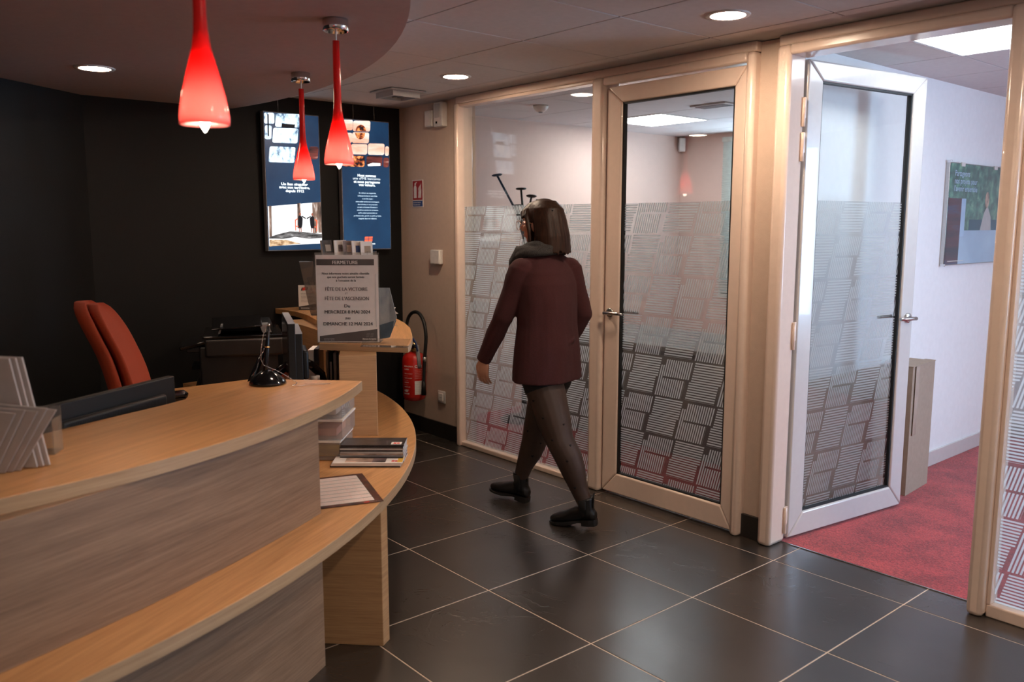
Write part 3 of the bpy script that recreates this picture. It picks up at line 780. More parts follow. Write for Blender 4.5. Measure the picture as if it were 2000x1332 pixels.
side_monitor((-3.425, 1.685), (-.915, .402), .40, .775, 1.05, 'lower black monitor seen edge-on, just right of the taller one', (-3.72, 1.95, .8))
mb = MB().tube([(-3.60, 1.47, .735), (-3.566, 1.508, .80), (-3.548, 1.545, .90), (-3.60, 1.60, .955), (-3.68, 1.64, .96)], [(.03, .02), (.026, .017), (.02, .014), (.016, .012), (.012, .01)], 14)
mb.lathe([(.001, 0), (.07, 0), (.068, .008), (.001, .012)], (-3.60, 1.47, .7305), 24)
tag(build(mb, 'curved_stand', 'black_gloss'), 'glossy black curved stand rising from the worktop behind the counter pen', 'stand')  # curved monitor stand on its own foot

# ---- counter pen on a chain
pen = thing('counter_pen', 'black pen with gold ring upright in a domed holder, beaded chain', 'pen', (-2.995, 1.345, .93))
b_ = MB().lathe([(.001, 0), (.064, 0), (.069, .004), (.066, .012), (.052, .028), (.030, .044), (.016, .052), (.001, .054)], (0, 0, 0), 32)
build(b_, 'holder', 'black_gloss', pen)
for a in (0.3, 2.4, 4.5):
    g_ = MB().tube([(.066*math.cos(a), .066*math.sin(a), .010), (.05*math.cos(a), .05*math.sin(a), .031), (.02*math.cos(a), .02*math.sin(a), .051)], .003, 6)
    build(g_, 'groove', 'black_plastic', pen)
PB, PT = V(-.005, -.005, .045), V(-.018, .02, .222)
def along(t): return PB+(PT-PB)*t
build(MB().tube([along(0), along(.05), along(.45), along(.97), along(1)], [.006, .009, .0085, .006, .003], 14), 'pen_barrel', 'black_gloss', pen)
build(MB().tube([along(.52), along(.545)], .0094, 14), 'ring', 'brass', pen)
build(MB().tube([along(.98), along(1.03)], [.005, .004], 10), 'pen_tip', 'chrome', pen)
def chain_path():
    w_ = [along(1.0)+V(0, -.004, 0), along(.8)+V(-.010, -.014, 0), along(.5)+V(-.016, -.017, 0), along(.28)+V(-.008, -.018, 0), along(.16)+V(.004, -.012, .0),
          V(.006, .006, .063), V(.026, .036, .046), V(.052, .072, .018), V(.062, .088, .0035), V(.085, .075, .003), V(.105, .05, .003), V(.13, .07, .003), V(.125, .10, .003), V(.15, .13, .003), V(.165, .172, .003),
          V(.158, .178, .003), V(.135, .145, .003), V(.11, .115, .003), V(.10, .10, .003)]
    out = []
    for i in range(len(w_)-1):
        n = max(1, int((w_[i+1]-w_[i]).length/.0042))
        for k in range(n): out.append(w_[i].lerp(w_[i+1], k/n))
    return out
cb = MB()
for p in chain_path(): cb.ell(p, (.0019, .0019, .0019), seg=6, rg=4)
o = build(cb, 'bead_chain', 'chrome', pen); o['kind'] = 'stuff'

# ================================================================== THINGS ON THE FAR WING
# A3 closing notice in an acrylic stand
sg = thing('notice_stand', 'paper closing notice with grey header in a clear upright stand', 'sign', (-3.54, 2.00, .967))
U = V(.19, .2225, 0).normalized(); Z = V(0, 0, 1); SN = U.cross(Z)
O0 = V(-3.642, 1.896, .968)
back = MB().prism([(0, 0), (.302, 0), (.302, .003), (0, .003)], 0, .430)
fr_ = Matrix((U, -SN, Z)).transposed().to_4x4(); fr_.translation = O0-U*.004
for i in range(len(back.v)): back.v[i] = fr_ @ back.v[i]
build(back, 'stand_back', 'acrylic', sg, world=True)
ft = MB().box((0, 0, 0), (.302, .11, .003), fr_); build(ft, 'stand_foot', 'acrylic', sg, world=True)
pp = MB().box((.004, -.0012, .004), (.298, -.0002, .419), fr_); build(pp, 'paper_sheet', 'paper', sg, world=True)
k_ = .294/680
def su(x): return (x-105)*k_
def sv(y): return (1185-y)*k_
OP = O0+SN*.0016
def sflat(pts, m, n='print', off=.0003): return build(flat([(su(x), sv(y)) for x, y in pts], OP, U, Z, off), n, m, sg, world=True)
sflat([(113, 330), (743, 330), (743, 262), (113, 262)], 'band_grey', 'header_band')
sflat([(128, 1168), (765, 1168), (765, 1030), (128, 1108)], 'band_grey', 'footer_band')
def stxt(b, xc, y, wpx, hpx, m, bold=0, sp=1.0):
    """fit a line: cap height hpx, total width wpx (in zoom pixels of the sheet)"""
    o = text(b, (0, 0, 0), (1, 0, 0), (0, 1, 0), 1.0, m, None, 'CENTER', bold)
    xs = [q.co.x for q in o.data.vertices]; W0 = max(xs)-min(xs); c0 = (max(xs)+min(xs))/2
    sx = wpx*k_/W0; sy = hpx*k_/.71
    inv = (Matrix.Translation(sg.location)).inverted()
    vs = [inv @ (OP+SN*.0007+U*(su(xc)+(q.co.x-c0)*sx)+Z*(sv(y)+q.co.y*sy)) for q in o.data.vertices]; fs = [list(p.vertices) for p in o.data.polygons]
    wgt = .0011 if hpx > 33 else .0007 if hpx > 20 else .0003
    av, af = [], []
    for k, dx in enumerate((-wgt/2, 0, wgt/2)):        # heavier strokes: three printed passes side by side
        n0 = len(av); av += [p+U*dx+SN*.00004*k for p in vs]; af += [[i+n0 for i in f] for f in fs]
    me = bpy.data.meshes.new('lettering'); me.from_pydata([tuple(p) for p in av], [], af); me.materials.append(MATS[m]); o.data = me
    o.parent = sg; return o
stxt('FERMETURE', 427, 315, 275, 38, 'paper', 0.0)
stxt('Nous informons notre aimable clientèle', 430, 430, 516, 25, 'ink_black', 0.0)
stxt('que nos guichets seront fermés', 430, 468, 405, 24, 'ink_black', 0.0)
stxt('à l’occasion de la', 432, 506, 218, 24, 'ink_black', 0.0)
stxt('FÊTE DE LA VICTOIRE', 434, 607, 460, 38, 'ink_grey', 0.0)
stxt('ET', 434, 646, 28, 20, 'ink_grey', 0.0)
stxt('FÊTE DE L’ASCENSION', 438, 710, 482, 38, 'ink_grey', 0.0)
stxt('Du', 439, 791, 60, 36, 'ink_black', 0.0)
stxt('MERCREDI 8 MAI 2024', 440, 858, 500, 37, 'ink_black', 0.0)
stxt('au', 441, 922, 54, 34, 'ink_black', 0.0)
stxt('DIMANCHE 12 MAI 2024', 444, 990, 540, 38, 'ink_black', 0.0)
stxt('Banque de Savoie', 676, 1146, 148, 15, 'paper', .03)
stxt('www.banque-de-savoie.fr', 232, 1142, 115, 9, 'paper_grey', .0)
stxt('Siège social et agences', 232, 1156, 115, 8, 'paper_grey', .0)
for (x0_, y0_) in ((642, 1078), (686, 1078), (636, 1103), (680, 1103)):
    sflat([(x0_, y0_+18), (x0_+36, y0_+15), (x0_+40, y0_-4), (x0_+4, y0_)], 'ink_grey', 'emblem', .0006)
sflat([(752, 1010), (757, 1010), (757, 420), (752, 420)], 'paper_grey', 'fine_print', .0006)

# leaflet rack behind the notice, five leaflets in view
rk = thing('leaflet_rack', 'clear stepped leaflet rack hidden behind the notice stand', 'rack', (-3.60, 2.08, .967))
RU = U; RN = SN
RK = V(-3.625, 2.03, .967)-RU*.085
def RP(u, n, z): return RK+RU*u-RN*n+Z*z
rb = MB()
def rbox(u0, n0, z0, u1, n1, z1):
    fr = Matrix((RU, -RN, Z)).transposed().to_4x4(); fr.translation = RK
    rb.box((u0, n0, z0), (u1, n1, z1), fr)
rbox(.0, 0, 0, .24, .003, .40); rbox(.0, .003, 0, .24, .10, .003); rbox(.0, .07, .0, .24, .073, .42); rbox(.0, .003, .225, .24, .07, .228)
rbox(.20, 0, .36, .24, .06, .435)
build(rb, 'holder', 'acrylic', rk, world=True)
cols = [('cover_dark', 'paper_grey'), ('paper', 'cover_picture'), ('cover_picture', 'cover_people'), ('paper', 'sign_blue'), ('paper', 'card_brown')]
labs = ['leftmost leaflet in the rack above the notice, dark cover', 'second leaflet from the left above the notice, white cover with dark corner', 'middle leaflet in the rack above the notice, photo cover',
        'fourth leaflet above the notice, white cover with blue panel', 'rightmost leaflet above the notice, cream cover with brown panel']
for i in range(5):
    p = RP(.012+.042*i, .012, .228)
    t = thing('leaflet', labs[i], 'leaflet', p, 0, 'leaflets in the rack behind the notice')
    uu = (RU*.62+(-RN)*.78).normalized() if i == 0 else (RU*.86+(-RN)*.5).normalized()
    upv = (Z+RU*-.22).normalized(); upv = (upv-uu*upv.dot(uu)).normalized(); nn_ = upv.cross(uu)
    fr = Matrix((uu, nn_, upv)).transposed().to_4x4(); fr.translation = p
    hh = .262-.002*i
    build(MB().box((0, 0, 0), (.06, .012, hh), fr), 'pages', 'paper_grey', t, world=True)
    cv = MB().box((0, -.0012, 0), (.06, -.0002, hh), fr); build(cv, 'cover', cols[i][0], t, world=True)
    build(MB().box((.018, -.0017, hh-.055), (.05, -.0012, hh-.022), fr), 'cover_panel', cols[i][1], t, world=True)

# brochures and papers right of the notice
t = thing('brochure', 'blue-grey brochure leaning in a clear tray right of the notice', 'brochure', (-3.30, 2.07, .967))
def sheet(pts, th, n=None):
    pts = [Vector(p) for p in pts]; n = n or (pts[1]-pts[0]).cross(pts[2]-pts[0]).normalized()
    k = len(pts); mb = MB(); mb.add(pts+[p+n*th for p in pts], [tuple(range(k-1, -1, -1)), tuple(range(k, 2*k))]+[(i, (i+1) % k, k+(i+1) % k, k+i) for i in range(k)]); return mb
build(sheet([(-3.545, 2.130, .968), (-3.475, 2.194, .985), (-3.461, 2.226, 1.082), (-3.516, 2.223, 1.223), (-3.590, 2.150, 1.223)], .004), 'pages', 'print_slate', t, world=True)
build(sheet([(-3.541, 2.126, .969), (-3.471, 2.190, .986), (-3.459, 2.222, 1.070), (-3.540, 2.140, 1.035)], -.0012), 'cover_panel', 'print_steel', t, world=True)
tray = MB()
tray.prism([(-3.40, 1.985), (-3.225, 2.125), (-3.26, 2.16), (-3.435, 2.02)], .9675, .9705)
tray.add(sheet([(-3.395, 1.985, .97), (-3.23, 2.125, .97), (-3.215, 2.14, 1.01), (-3.385, 1.995, 1.01)], .003).v, [(3, 2, 1, 0), (4, 5, 6, 7), (0, 1, 5, 4), (1, 2, 6, 5), (2, 3, 7, 6), (3, 0, 4, 7)])
tag(build(tray, 'brochure_tray', 'acrylic'), 'low clear plastic tray on the far counter end, right of the notice', 'tray')
for q, dz in enumerate((0, -.045)):
    O_ = V(-3.70, 2.265, 1.075+dz); A_ = LUU = V(.651, .759, 0); B_ = V(-.759, .651, 0)
    pts = [O_, O_+A_*.060+V(0, 0, .030-.02*q), O_+A_*.088+V(0, 0, .032-.03*q), O_+A_*.082+V(0, 0, .020-.03*q), O_+A_*.105+V(0, 0, .004-.02*q), O_+A_*.05+V(0, 0, -.008)]
    s_ = sheet([p_+B_*.03*(i_ in (1, 2)) for i_, p_ in enumerate(pts)], .0015, V(0, 0, 1))
    tag(build(s_, 'paper_slip', 'paper'), ['upper white paper slip sticking out right of the notice', 'lower white paper slip sticking out right of the notice'][q], 'paper', group='white slips beside the notice')
bx = MB().prism([(-3.76, 2.18), (-3.66, 2.30), (-3.72, 2.35), (-3.82, 2.23)], .967, 1.06)
tag(build(bx, 'leaflet_box', 'paper_grey', bevel=.002), 'small grey leaflet box holding paper slips behind the notice', 'box')

# clear slanted stand and small notice at the back of the far wing
t = tag(build(sheet([(-4.956+.09, 2.401+.02, 1.30), (-4.899+.09, 2.467+.02, 1.30), (-4.80, 2.55, .968), (-4.87, 2.49, .968)], .004), 'display_stand', 'acrylic_tint'), 'tinted clear display stand leaning left of the notice', 'stand')
ft = build(sheet([(-4.87, 2.49, .968), (-4.80, 2.55, .968), (-4.70, 2.52, .968), (-4.78, 2.45, .968)], .003), 'stand_foot', 'acrylic_tint', t)
nt_ = thing('small_notice', 'small white notice with dark footer behind the slanted clear stand', 'sign', (-5.10, 2.62, .967))
NU = V(.66, .75, 0).normalized(); NO = V(-5.14, 2.545, .968); NNn = NU.cross(Z)
build(MB().box((0, -.001, 0), (.165, .001, .165), Matrix((NU, -NNn, Z)).transposed().to_4x4() if False else obm(NO, NU, Z)), 'card', 'paper', nt_, world=True)
def nf(pts, m, off=.0016): return build(flat([(x*.165, y*.165) for x, y in pts], NO, NU, Z, off), 'print', m, nt_, world=True)
nf([(0, 0), (1, 0), (1, .30), (0, .14)], 'ink_black')
nf([(.10, .78), (.36, .80), (.40, .92), (.14, .90)], 'ink_black')
nf([(.18, .78), (.36, .84), (.30, .97), (.16, .86)], 'ink_red', .002)
for k in range(7): nf([(.1, .66-.055*k), (.1+.55+.05*(k*37 % 5), .66-.055*k), (.1+.55+.05*(k*37 % 5), .672-.055*k), (.1, .672-.055*k)], 'ink_grey', .0018)
for a_, b_ in ((.08, .45), (.52, .95)):
    nf([(a_, .05), (b_, .05), (b_, .07), (a_, .07)], 'paper_grey', .002); nf([(a_, .09), (b_*.95, .09), (b_*.95, .105), (a_, .105)], 'paper_grey', .002)
text('LE CHOIX', NO+NU*.075+Z*.132, NU, Z, .017, 'ink_red', nt_, 'LEFT', .02, world=True, off=.0018)
text('DE VOTRE BANQUE', NO+NU*.075+Z*.112, NU, Z, .013, 'ink_red', nt_, 'LEFT', .02, sx=.7, world=True, off=.0018)

# items on the inner shelf behind the notice
t = thing('spray_bottle', 'white spray bottle with pump between the monitor and the binders', 'bottle', (-3.86, 1.93, .73))
build(MB().lathe([(.001, 0), (.022, 0), (.024, .01), (.023, .12), (.018, .135), (.008, .142), (.001, .142)]), 'bottle_body', 'white_plastic', t)
build(MB().lathe([(.001, .142), (.009, .142), (.009, .158), (.005, .160), (.005, .172), (.008, .174), (.007, .186), (.001, .187)]), 'pump', 'white_plastic', t)
for i, (x, y, r, h, lab) in enumerate(((-3.62, 1.865, .022, .085, 'small white lidded pot in front of the binders'), (-3.655, 1.81, .026, .078, 'low white pot left of the small lidded pot'))):
    t = thing('pot', lab, 'pot', (x, y, .73), 0, 'white pots on the worktop')
    build(MB().lathe([(.001, 0), (r, 0), (r, h*.7), (r*.9, h*.72), (.001, h*.72)]), 'jar', 'white_plastic', t)
    build(MB().lathe([(.001, h*.72), (r*.96, h*.72), (r*.96, h), (.001, h)]), 'lid', 'white_plastic', t)
bcol = [('paper', 'curved cream brochure stack beside the spray bottle'), ('cover_dark', 'dark folder right of the cream brochures'), ('card_brown', 'brown folder below the notice'), ('black_plastic', 'black ring binder below the notice'),
        ('paper_grey', 'grey folder beside the desk column'), ('cover_picture', 'dark folder touching the desk column')]
for i, (mm, lab) in enumerate(bcol):
    px_ = (612, 623, 641, 648, 656, 664)[i]
    c_ = V(-3.853, 1.934, 0)+V(.0017, .00195, 0)*(px_-598); vd = V(-.80, .60, 0)
    c_ = c_+vd*(.02 if i < 2 else .055)
    t = thing('folder', lab, 'folder', (c_.x, c_.y, .73), math.atan2(vd.y, vd.x), 'folders standing on the inner shelf')
    h = (.185, .19, .17, .165, .165, .165)[i]
    wd = (.014, .012, .006, .007, .008, .008)[i]
    build(MB().box((-.075, -wd, 0), (.075, wd, h)), 'pages', mm, t, bevel=.003)
    if i in (3, 4): build(MB().box((-.0765, -.005, .03), (-.075, .005, .12)), 'spine_label', 'paper_grey', t)
t = tag(build(MB().tube([(-3.94, 1.90, .732), (-3.94, 1.90, .86), (-3.92, 1.91, .90)], [.014, .014, .006], 10), 'marker', 'sign_red'), 'red marker standing left of the spray bottle', 'pen')
t = tag(build(MB().box((-4.0, 1.82, .73), (-3.93, 1.88, .80)), 'pen_box', 'chair_red', bevel=.003), 'rust coloured small box behind the lower monitor', 'box')
t = tag(build(MB().lathe([(.001, 0), (.05, 0), (.05, .004), (.001, .005)], (-3.80, 1.93, .73)), 'saucer', 'white_plastic'), 'flat white dish beside the pots', 'dish')

# ================================================================== THINGS ON THE LOWER SHELF
# drawer organiser
org = thing('drawer_organiser', 'translucent three-drawer organiser on the lower shelf', 'organiser', (-3.13, 1.68, .553))
m_ = obm((-3.22, 1.505, .5535), (.155, .17, 0), (0, 0, 1))   # x along the picture, y away
OW, OD = .235, .24
for k in range(3):
    z0_ = .004+k*.089
    x1_ = OW if k == 0 else OW+.012
    hh = .080
    fr = MB(); fr.box((0, 0, z0_), (x1_, OD, z0_+.003), m_).box((x1_-.003, 0, z0_), (x1_, OD, z0_+hh), m_).box((0, 0, z0_), (.003, OD, z0_+hh), m_).box((0, OD-.003, z0_), (x1_, OD, z0_+hh), m_)
    dr = build(fr, 'drawer', 'frosted_plastic', org, world=True)
    build(MB().box((0, -.003, z0_), (x1_, 0, z0_+hh*.92), m_), 'drawer_front', 'frosted_plastic', dr); dr.children[0].data.transform(Matrix.Translation(-org.location))
    build(MB().box((0, -.006, z0_+hh-.006), (x1_+.004, OD, z0_+hh+.002), m_), 'rim', 'white_plastic', org, world=True)
for k, (z_, mm, lab) in enumerate(((.012, 'cover_yellow', 'yellow sheet in the bottom drawer'), (.100, 'ink_pink', 'pink papers in the middle drawer'), (.190, 'paper', 'white papers in the top drawer'))):
    o = build(MB().box((.03, .03, z_), (OW-.02, OD-.04, z_+(.004, .03, .05)[k]), m_), 'papers', mm, org, world=True); o['label'] = lab

# magazines: ten in the rear stack, three in the front
def magazine(p, u, w_, d_, th, lab, cover, grp, rot=0, badge=True):
    t = thing('magazine', lab, 'magazine', p, 0, grp)
    uu = (Matrix.Rotation(rot, 3, 'Z') @ Vector(u)).normalized()
    fr = obm((0, 0, 0), uu, (0, 0, 1))
    build(MB().box((0, 0, 0), (w_, d_, th-.0008), fr), 'pages', 'paper_grey', t)
    build(MB().box((0, -.0006, th-.0008), (w_, d_, th), fr).box((0, -.0008, 0), (w_, 0, th), fr), 'cover', cover, t)
    if badge:
        bd = build(MB().box((w_-.055, .008, th), (w_-.012, .045, th+.0004), fr), 'badge', 'paper', t)
        build(MB().box((w_-.046, .016, th+.0004), (w_-.034, .036, th+.0007), fr).box((w_-.032, .016, th+.0004), (w_-.02, .036, th+.0007), fr), 'emblem', 'ink_red', bd)
    return t
mu_ = (.65, .76, 0)
base = V(-3.045, 1.672, .5535)
for k in range(10):
    th = .0072 if k < 8 else .006
    r = random.uniform(-.03, .03)
    lab = 'top magazine of the rear stack on the lower shelf, dark cover' if k == 9 else ('lowest magazine of the rear stack on the lower shelf' if k == 0 else ['', 'magazine just above the lowest of the rear stack', 'third magazine from the bottom of the rear stack', 'fourth magazine from the bottom of the rear stack', 'fifth magazine from the bottom of the rear stack', 'fifth magazine from the top of the rear stack', 'fourth magazine from the top of the rear stack', 'third magazine from the top of the rear stack', 'magazine just under the top one of the rear stack', ''][k])
    magazine(base+V(random.uniform(-.004, .004), random.uniform(-.004, .004), .0074*k), mu_, .262, .12, th, lab, random.choice(['cover_dark', 'paper_grey', 'cover_dark', 'cover_people']) if k < 9 else 'cover_dark', 'magazines in the rear stack on the lower shelf', r, k == 9)
base = V(-3.005, 1.600, .5535)
fl = ['lowest magazine of the front stack on the lower shelf', 'middle magazine of the front stack on the lower shelf', 'top magazine of the front stack, cover with people and yellow corner']
for k in range(3):
    t = magazine(base+V(.004*k, .002*k, .0062*k), mu_, .285, .10, .006, fl[k], ['cover_dark', 'paper', 'paper'][k], 'magazines in the front stack on the lower shelf', .01*k, k == 2)
fr = obm((0, 0, 0), (Matrix.Rotation(.02, 3, 'Z') @ Vector(mu_)), (0, 0, 1))
build(MB().box((.05, .012, .0060), (.16, .085, .0064), fr), 'picture', 'cover_people', t)
build(MB().box((.16, .010, .0060), (.215, .09, .0064), fr), 'picture', 'cover_picture', t)
build(MB().box((.263, .01, .0064), (.284, .098, .0068), fr), 'corner_panel', 'cover_yellow', t)

# calendar sheet
cal = thing('calendar_sheet', 'year calendar sheet with dark border lying on the lower shelf', 'calendar', (-2.70, 1.50, .5545))
c0 = V(-2.497, 1.538, .5548); e1 = V(-.948, .317, 0).normalized(); e2 = V(-.276, -.961, 0); e2 = (e2-e1*e2.dot(e1)).normalized()
# e1: towards the back edge, e2: towards the left; plane axes u=-e2 (left to right), v=e1
cu, cv_ = -e2, e1; CO = c0+e2*.30
fr = Matrix((cu, cv_, cu.cross(cv_))).transposed().to_4x4(); fr.translation = CO
build(MB().box((0, 0, 0), (.30, .366, .0008), fr), 'sheet', 'print_calendar', cal, world=True)
for k in range(8):
    x0_, x1_ = .055, .272; v0 = .026+k*.0405
    row = MB(); row.box((x0_, v0, .0008), (x1_, v0+.036, .0011), fr)
    ro = build(row, 'month_row', 'paper', cal, world=True)
    ln = MB()
    for q in range(6): ln.box((x0_+.002+q*.036, v0+.002, .0011), (x0_+.0025+q*.036, v0+.034, .0013), fr)
    for q in range(7): ln.box((x0_+.003, v0+.006+q*.0042, .0011), (x1_-.003, v0+.0063+q*.0042, .0013), fr)
    lo = build(ln, 'ruling', 'ink_pink', ro); lo.data.transform(Matrix.Translation(-cal.location)); lo['kind'] = 'stuff'
build(MB().box((.232, .006, .0008), (.25, .018, .0012), fr), 'emblem', 'ink_red', cal, world=True)
text('Banque de Savoie', CO+cu*.253+cv_*.008+Z*.0008, cu, cv_, .006, 'paper', cal, 'LEFT', world=True)

# ================================================================== LEAFLETS, NEAR COUNTER (left edge of the picture)
hd = thing('leaflet_holder', 'clear acrylic leaflet holder on the near counter at the left edge', 'holder', (-2.43, .44, .93))
fr = obm((-2.52, .33, .9305), (.55, .84, 0), (0, 0, 1))
hb = MB().box((0, 0, 0), (.19, .003, .075), fr).box((.187, 0, 0), (.19, .06, .095), fr).box((0, 0, 0), (.19, .06, .003), fr).box((0, .057, 0), (.19, .06, .12), fr).box((.10, .003, 0), (.103, .06, .06), fr)
build(hb, 'holder_body', 'acrylic', hd, world=True)
LO, LU, LN = V(-2.285, .345, .9315), V(.651, .759, 0), V(-.759, .651, 0)
lab6 = ['nearest of the slanted white leaflets at the left edge', 'second slanted white leaflet at the left edge', 'third slanted white leaflet at the left edge', 'fourth slanted white leaflet at the left edge', 'fifth slanted white leaflet at the left edge', 'rearmost slanted white leaflet at the left edge']
for k, (ub, ut) in enumerate(((-.055, .012), (-.022, .062), (-.006, .080), (.012, .104), (.026, .122), (.038, .138))):
    p = LO+LN*(.010*k)-LU*.020
    t = thing('leaflet', lab6[k], 'leaflet', p, 0, 'slanted leaflets at the left edge')
    zt = .158-.006*(k % 2)
    build(sheet([LU*(ub-.13), LU*ub, LU*ut+V(0, 0, zt), LU*(ut-.13)+V(0, 0, zt+.012)], .0045), 'pages', 'paper_dim', t)
    build(sheet([LU*(ub-.006)-LN*.0004, LU*ub-LN*.0004, LU*ut-LN*.0004+V(0, 0, zt), LU*(ut-.006)-LN*.0004+V(0, 0, zt)], -.0008), 'fold', 'sign_blue' if k == 0 else 'ink_grey' if k % 2 else 'paper_grey', t)
for k in range(3):
    p = LO+LN*(.075+.010*k)+LU*(.010*k-.015)+V(0, 0, .002)
    t = thing('leaflet', ['front leaflet of the tall upright trio at the left edge', 'middle leaflet of the tall upright trio at the left edge', 'rear leaflet of the tall upright trio at the left edge'][k], 'leaflet', p, 0, 'upright leaflets at the left edge')
    build(sheet([LU*-.03, LU*.062, LU*.014+V(0, 0, .272), LU*-.084+V(0, 0, .276)], .006), 'pages', 'paper_dim', t)
    if k == 0: build(sheet([LU*-.03-LN*.0004, LU*.045-LN*.0004, LU*-.004-LN*.0004+V(0, 0, .262), LU*-.084-LN*.0004+V(0, 0, .264)], -.0008), 'cover', 'cover_pale', t)

# ================================================================== STAFF SIDE: chair, printer
ch = thing('office_chair', 'rust red upholstered office chair behind the near counter', 'chair', (-3.47, 1.14, 0), math.atan2(.91, .42))
# local x = forward
def cushion(h, w_, th, z0, lean, x0_, n=26):
    mb = MB(); rs = []
    for i in range(n+1):
        t = i/n; z = z0+h*t; x = x0_-lean*t+.05*math.sin(PI*t*.9)
        q = max(0, (t-.74)/.26); rd = math.sqrt(max(0, 1-q*q*.98))
        ww = w_*(.86+.14*math.sin(PI*min(1, t*1.4+.1)))*(.18+.82*rd)
        tt = th*(.35+.65*math.sqrt(max(.05, 1-max(0, (t-.88)/.12)**2)))
        ring = []
        for k in range(28):
            a = 2*PI*k/28; c_, s_ = math.cos(a), math.sin(a)
            ring.append(V(x+tt*(abs(c_)**.6)*math.copysign(1, c_)-.25*(s_*s_)*-.12, ww/2*(abs(s_)**.5)*math.copysign(1, s_), z))
        rs.append(ring)
    return mb.rings(rs)
o = build(cushion(.57, .44, .028, .66, .17, -.16), 'backrest', 'chair_red', ch)
o = build(cushion(.55, .41, .020, .67, .17, -.115), 'back_cushion', 'chair_red', ch)
st_ = MB(); rs = []
for z, s_ in ((.455, .9), (.47, 1), (.51, 1), (.535, .93)):
    rs.append([V(.02+.24*s_*(abs(math.cos(a))**.6)*math.copysign(1, math.cos(a)), .24*s_*(abs(math.sin(a))**.6)*math.copysign(1, math.sin(a)), z) for a in [2*PI*k/28 for k in range(28)]])
build(st_.rings(rs), 'seat', 'chair_red', ch)
build(MB().tube([(-.10, 0, .45), (-.21, 0, .47), (-.235, 0, .62), (-.215, 0, .85)], [(.03, .012)]*4, 10), 'back_support', 'black_plastic', ch)
for s_ in (-1, 1):
    build(MB().tube([(.02, s_*.20, .45), (.02, s_*.29, .47), (.0, s_*.30, .60), (-.03, s_*.30, .70)], [(.022, .012)]*4, 8), 'armrest_post', 'black_plastic', ch)
    build(MB().tube([(-.16, s_*.30, .705), (-.13, s_*.30, .715), (.06, s_*.30, .715), (.09, s_*.30, .70)], [(.03, .010), (.038, .014), (.038, .014), (.03, .010)], 10), 'armrest', 'black_plastic', ch)
build(MB().lathe([(.001, .12), (.03, .12), (.03, .28), (.018, .28), (.018, .45), (.001, .45)]), 'gas_lift', 'black_plastic', ch)
for k in range(5):
    a = 2*PI*k/5
    build(MB().tube([(0, 0, .13), (.16*math.cos(a), .16*math.sin(a), .11), (.29*math.cos(a), .29*math.sin(a), .085)], [(.025, .02), (.022, .016), (.015, .012)], 8), 'base_arm', 'black_plastic', ch)
    build(MB().ell((.29*math.cos(a), .29*math.sin(a), .036), (.03, .02, .035)), 'castor', 'black_plastic', ch)

pr_ = thing('printer', 'large black multifunction printer against the black wall', 'printer', (-4.62, 1.90, .62), math.atan2(.923, .382))
# local x: along the long side to the right-back, local y: to the left-back; corner nearest the camera at (-.2, ...)
def PX(a, b, n, m, bv=.006, par=pr_): return build(MB().box(a, b), n, m, par, bevel=bv)
X0, Y0 = -.20, -.05      # nearest corner in local space
W_, Dd = .42, .44
PX((X0, Y0, 0), (X0+W_, Y0+Dd, .235), 'body', 'printer_grey', .012)
PX((X0+.03, Y0-.02, .175), (X0+W_+.03, Y0+Dd, .275), 'scanner_deck', 'printer_grey', .012)
PX((X0+.02, Y0-.015, .276), (X0+W_+.03, Y0+Dd+.02, .292), 'scanner_lid', 'black_gloss', .005)
sl_ = MB().box((X0+.10, Y0+.10, .292), (X0+W_-.02, Y0+Dd, .345)); build(sl_, 'document_feeder', 'black_plastic', pr_, bevel=.014)
fr = obm((X0+.08, Y0+.04, .305), (1, 0, .06), (0, .10, 1)); 
build(MB().box((0, 0, .03), (.27, .22, .037), obm((X0+.07, Y0+.0, .295), (1, 0, .05), (0, -.2, 1))), 'input_tray', 'black_gloss', pr_, bevel=.003)
build(MB().box((0, 0, 0), (.012, .10, .055), obm((X0+.10, Y0+.02, .30), (1, 0, 0), (.35, 0, 1))), 'tray_guide', 'grey_plastic', pr_, bevel=.002)
build(MB().box((0, 0, 0), (.05, .10, .050), obm((X0+.34, Y0+.02, .30), (1, 0, 0), (-.35, 0, 1))), 'tray_guide', 'grey_plastic', pr_, bevel=.002)
pnl = build(MB().box((0, 0, 0), (.22, .30, .022), obm((X0-.10, Y0+.0, .215), (1, 0, .22), (-.22, 0, 1))), 'control_panel', 'black_gloss', pr_, bevel=.006)
pm = obm((X0-.10, Y0+.0, .215), (1, 0, .22), (-.22, 0, 1))
build(MB().box((.05, .08, .018), (.14, .17, .0188), pm), 'touch_screen', 'lcd', pnl)
build(MB().box((.05, .215, .018), (.075, .245, .0188), pm), 'badge', 'ink_red', pnl); build(MB().box((.052, .20, .018), (.072, .21, .019), pm), 'badge', 'paper', pnl)
build(MB().box((.145, .04, .018), (.155, .05, .0188), pm), 'button', 'grey_plastic', pnl)
build(MB().box((X0-.004, Y0+.05, .115), (X0+.0, Y0+.38, .20)), 'output_slot', 'rubber_gasket', pr_, bevel=.001)
PX((X0-.07, Y0+.02, .20), (X0+.05, Y0+.32, .235), 'panel_support', 'printer_grey')
build(MB().box((X0-.05, Y0+.08, .095), (X0+.0, Y0+.36, .103)), 'output_tray', 'black_plastic', pr_, bevel=.002)
build(MB().box((X0-.006, Y0+.02, .012), (X0, Y0+.40, .082)), 'paper_drawer', 'printer_grey', pr_, bevel=.002)
build(MB().box((X0-.010, Y0+.15, .04), (X0-.006, Y0+.25, .055)), 'drawer_grip', 'grey_plastic', pr_, bevel=.001)
vt = MB()
for k in range(9):
    for q in range(5): vt.box((X0+.26+k*.013, Y0-.0015, .04+q*.011), (X0+.267+k*.013, Y0, .045+q*.011))
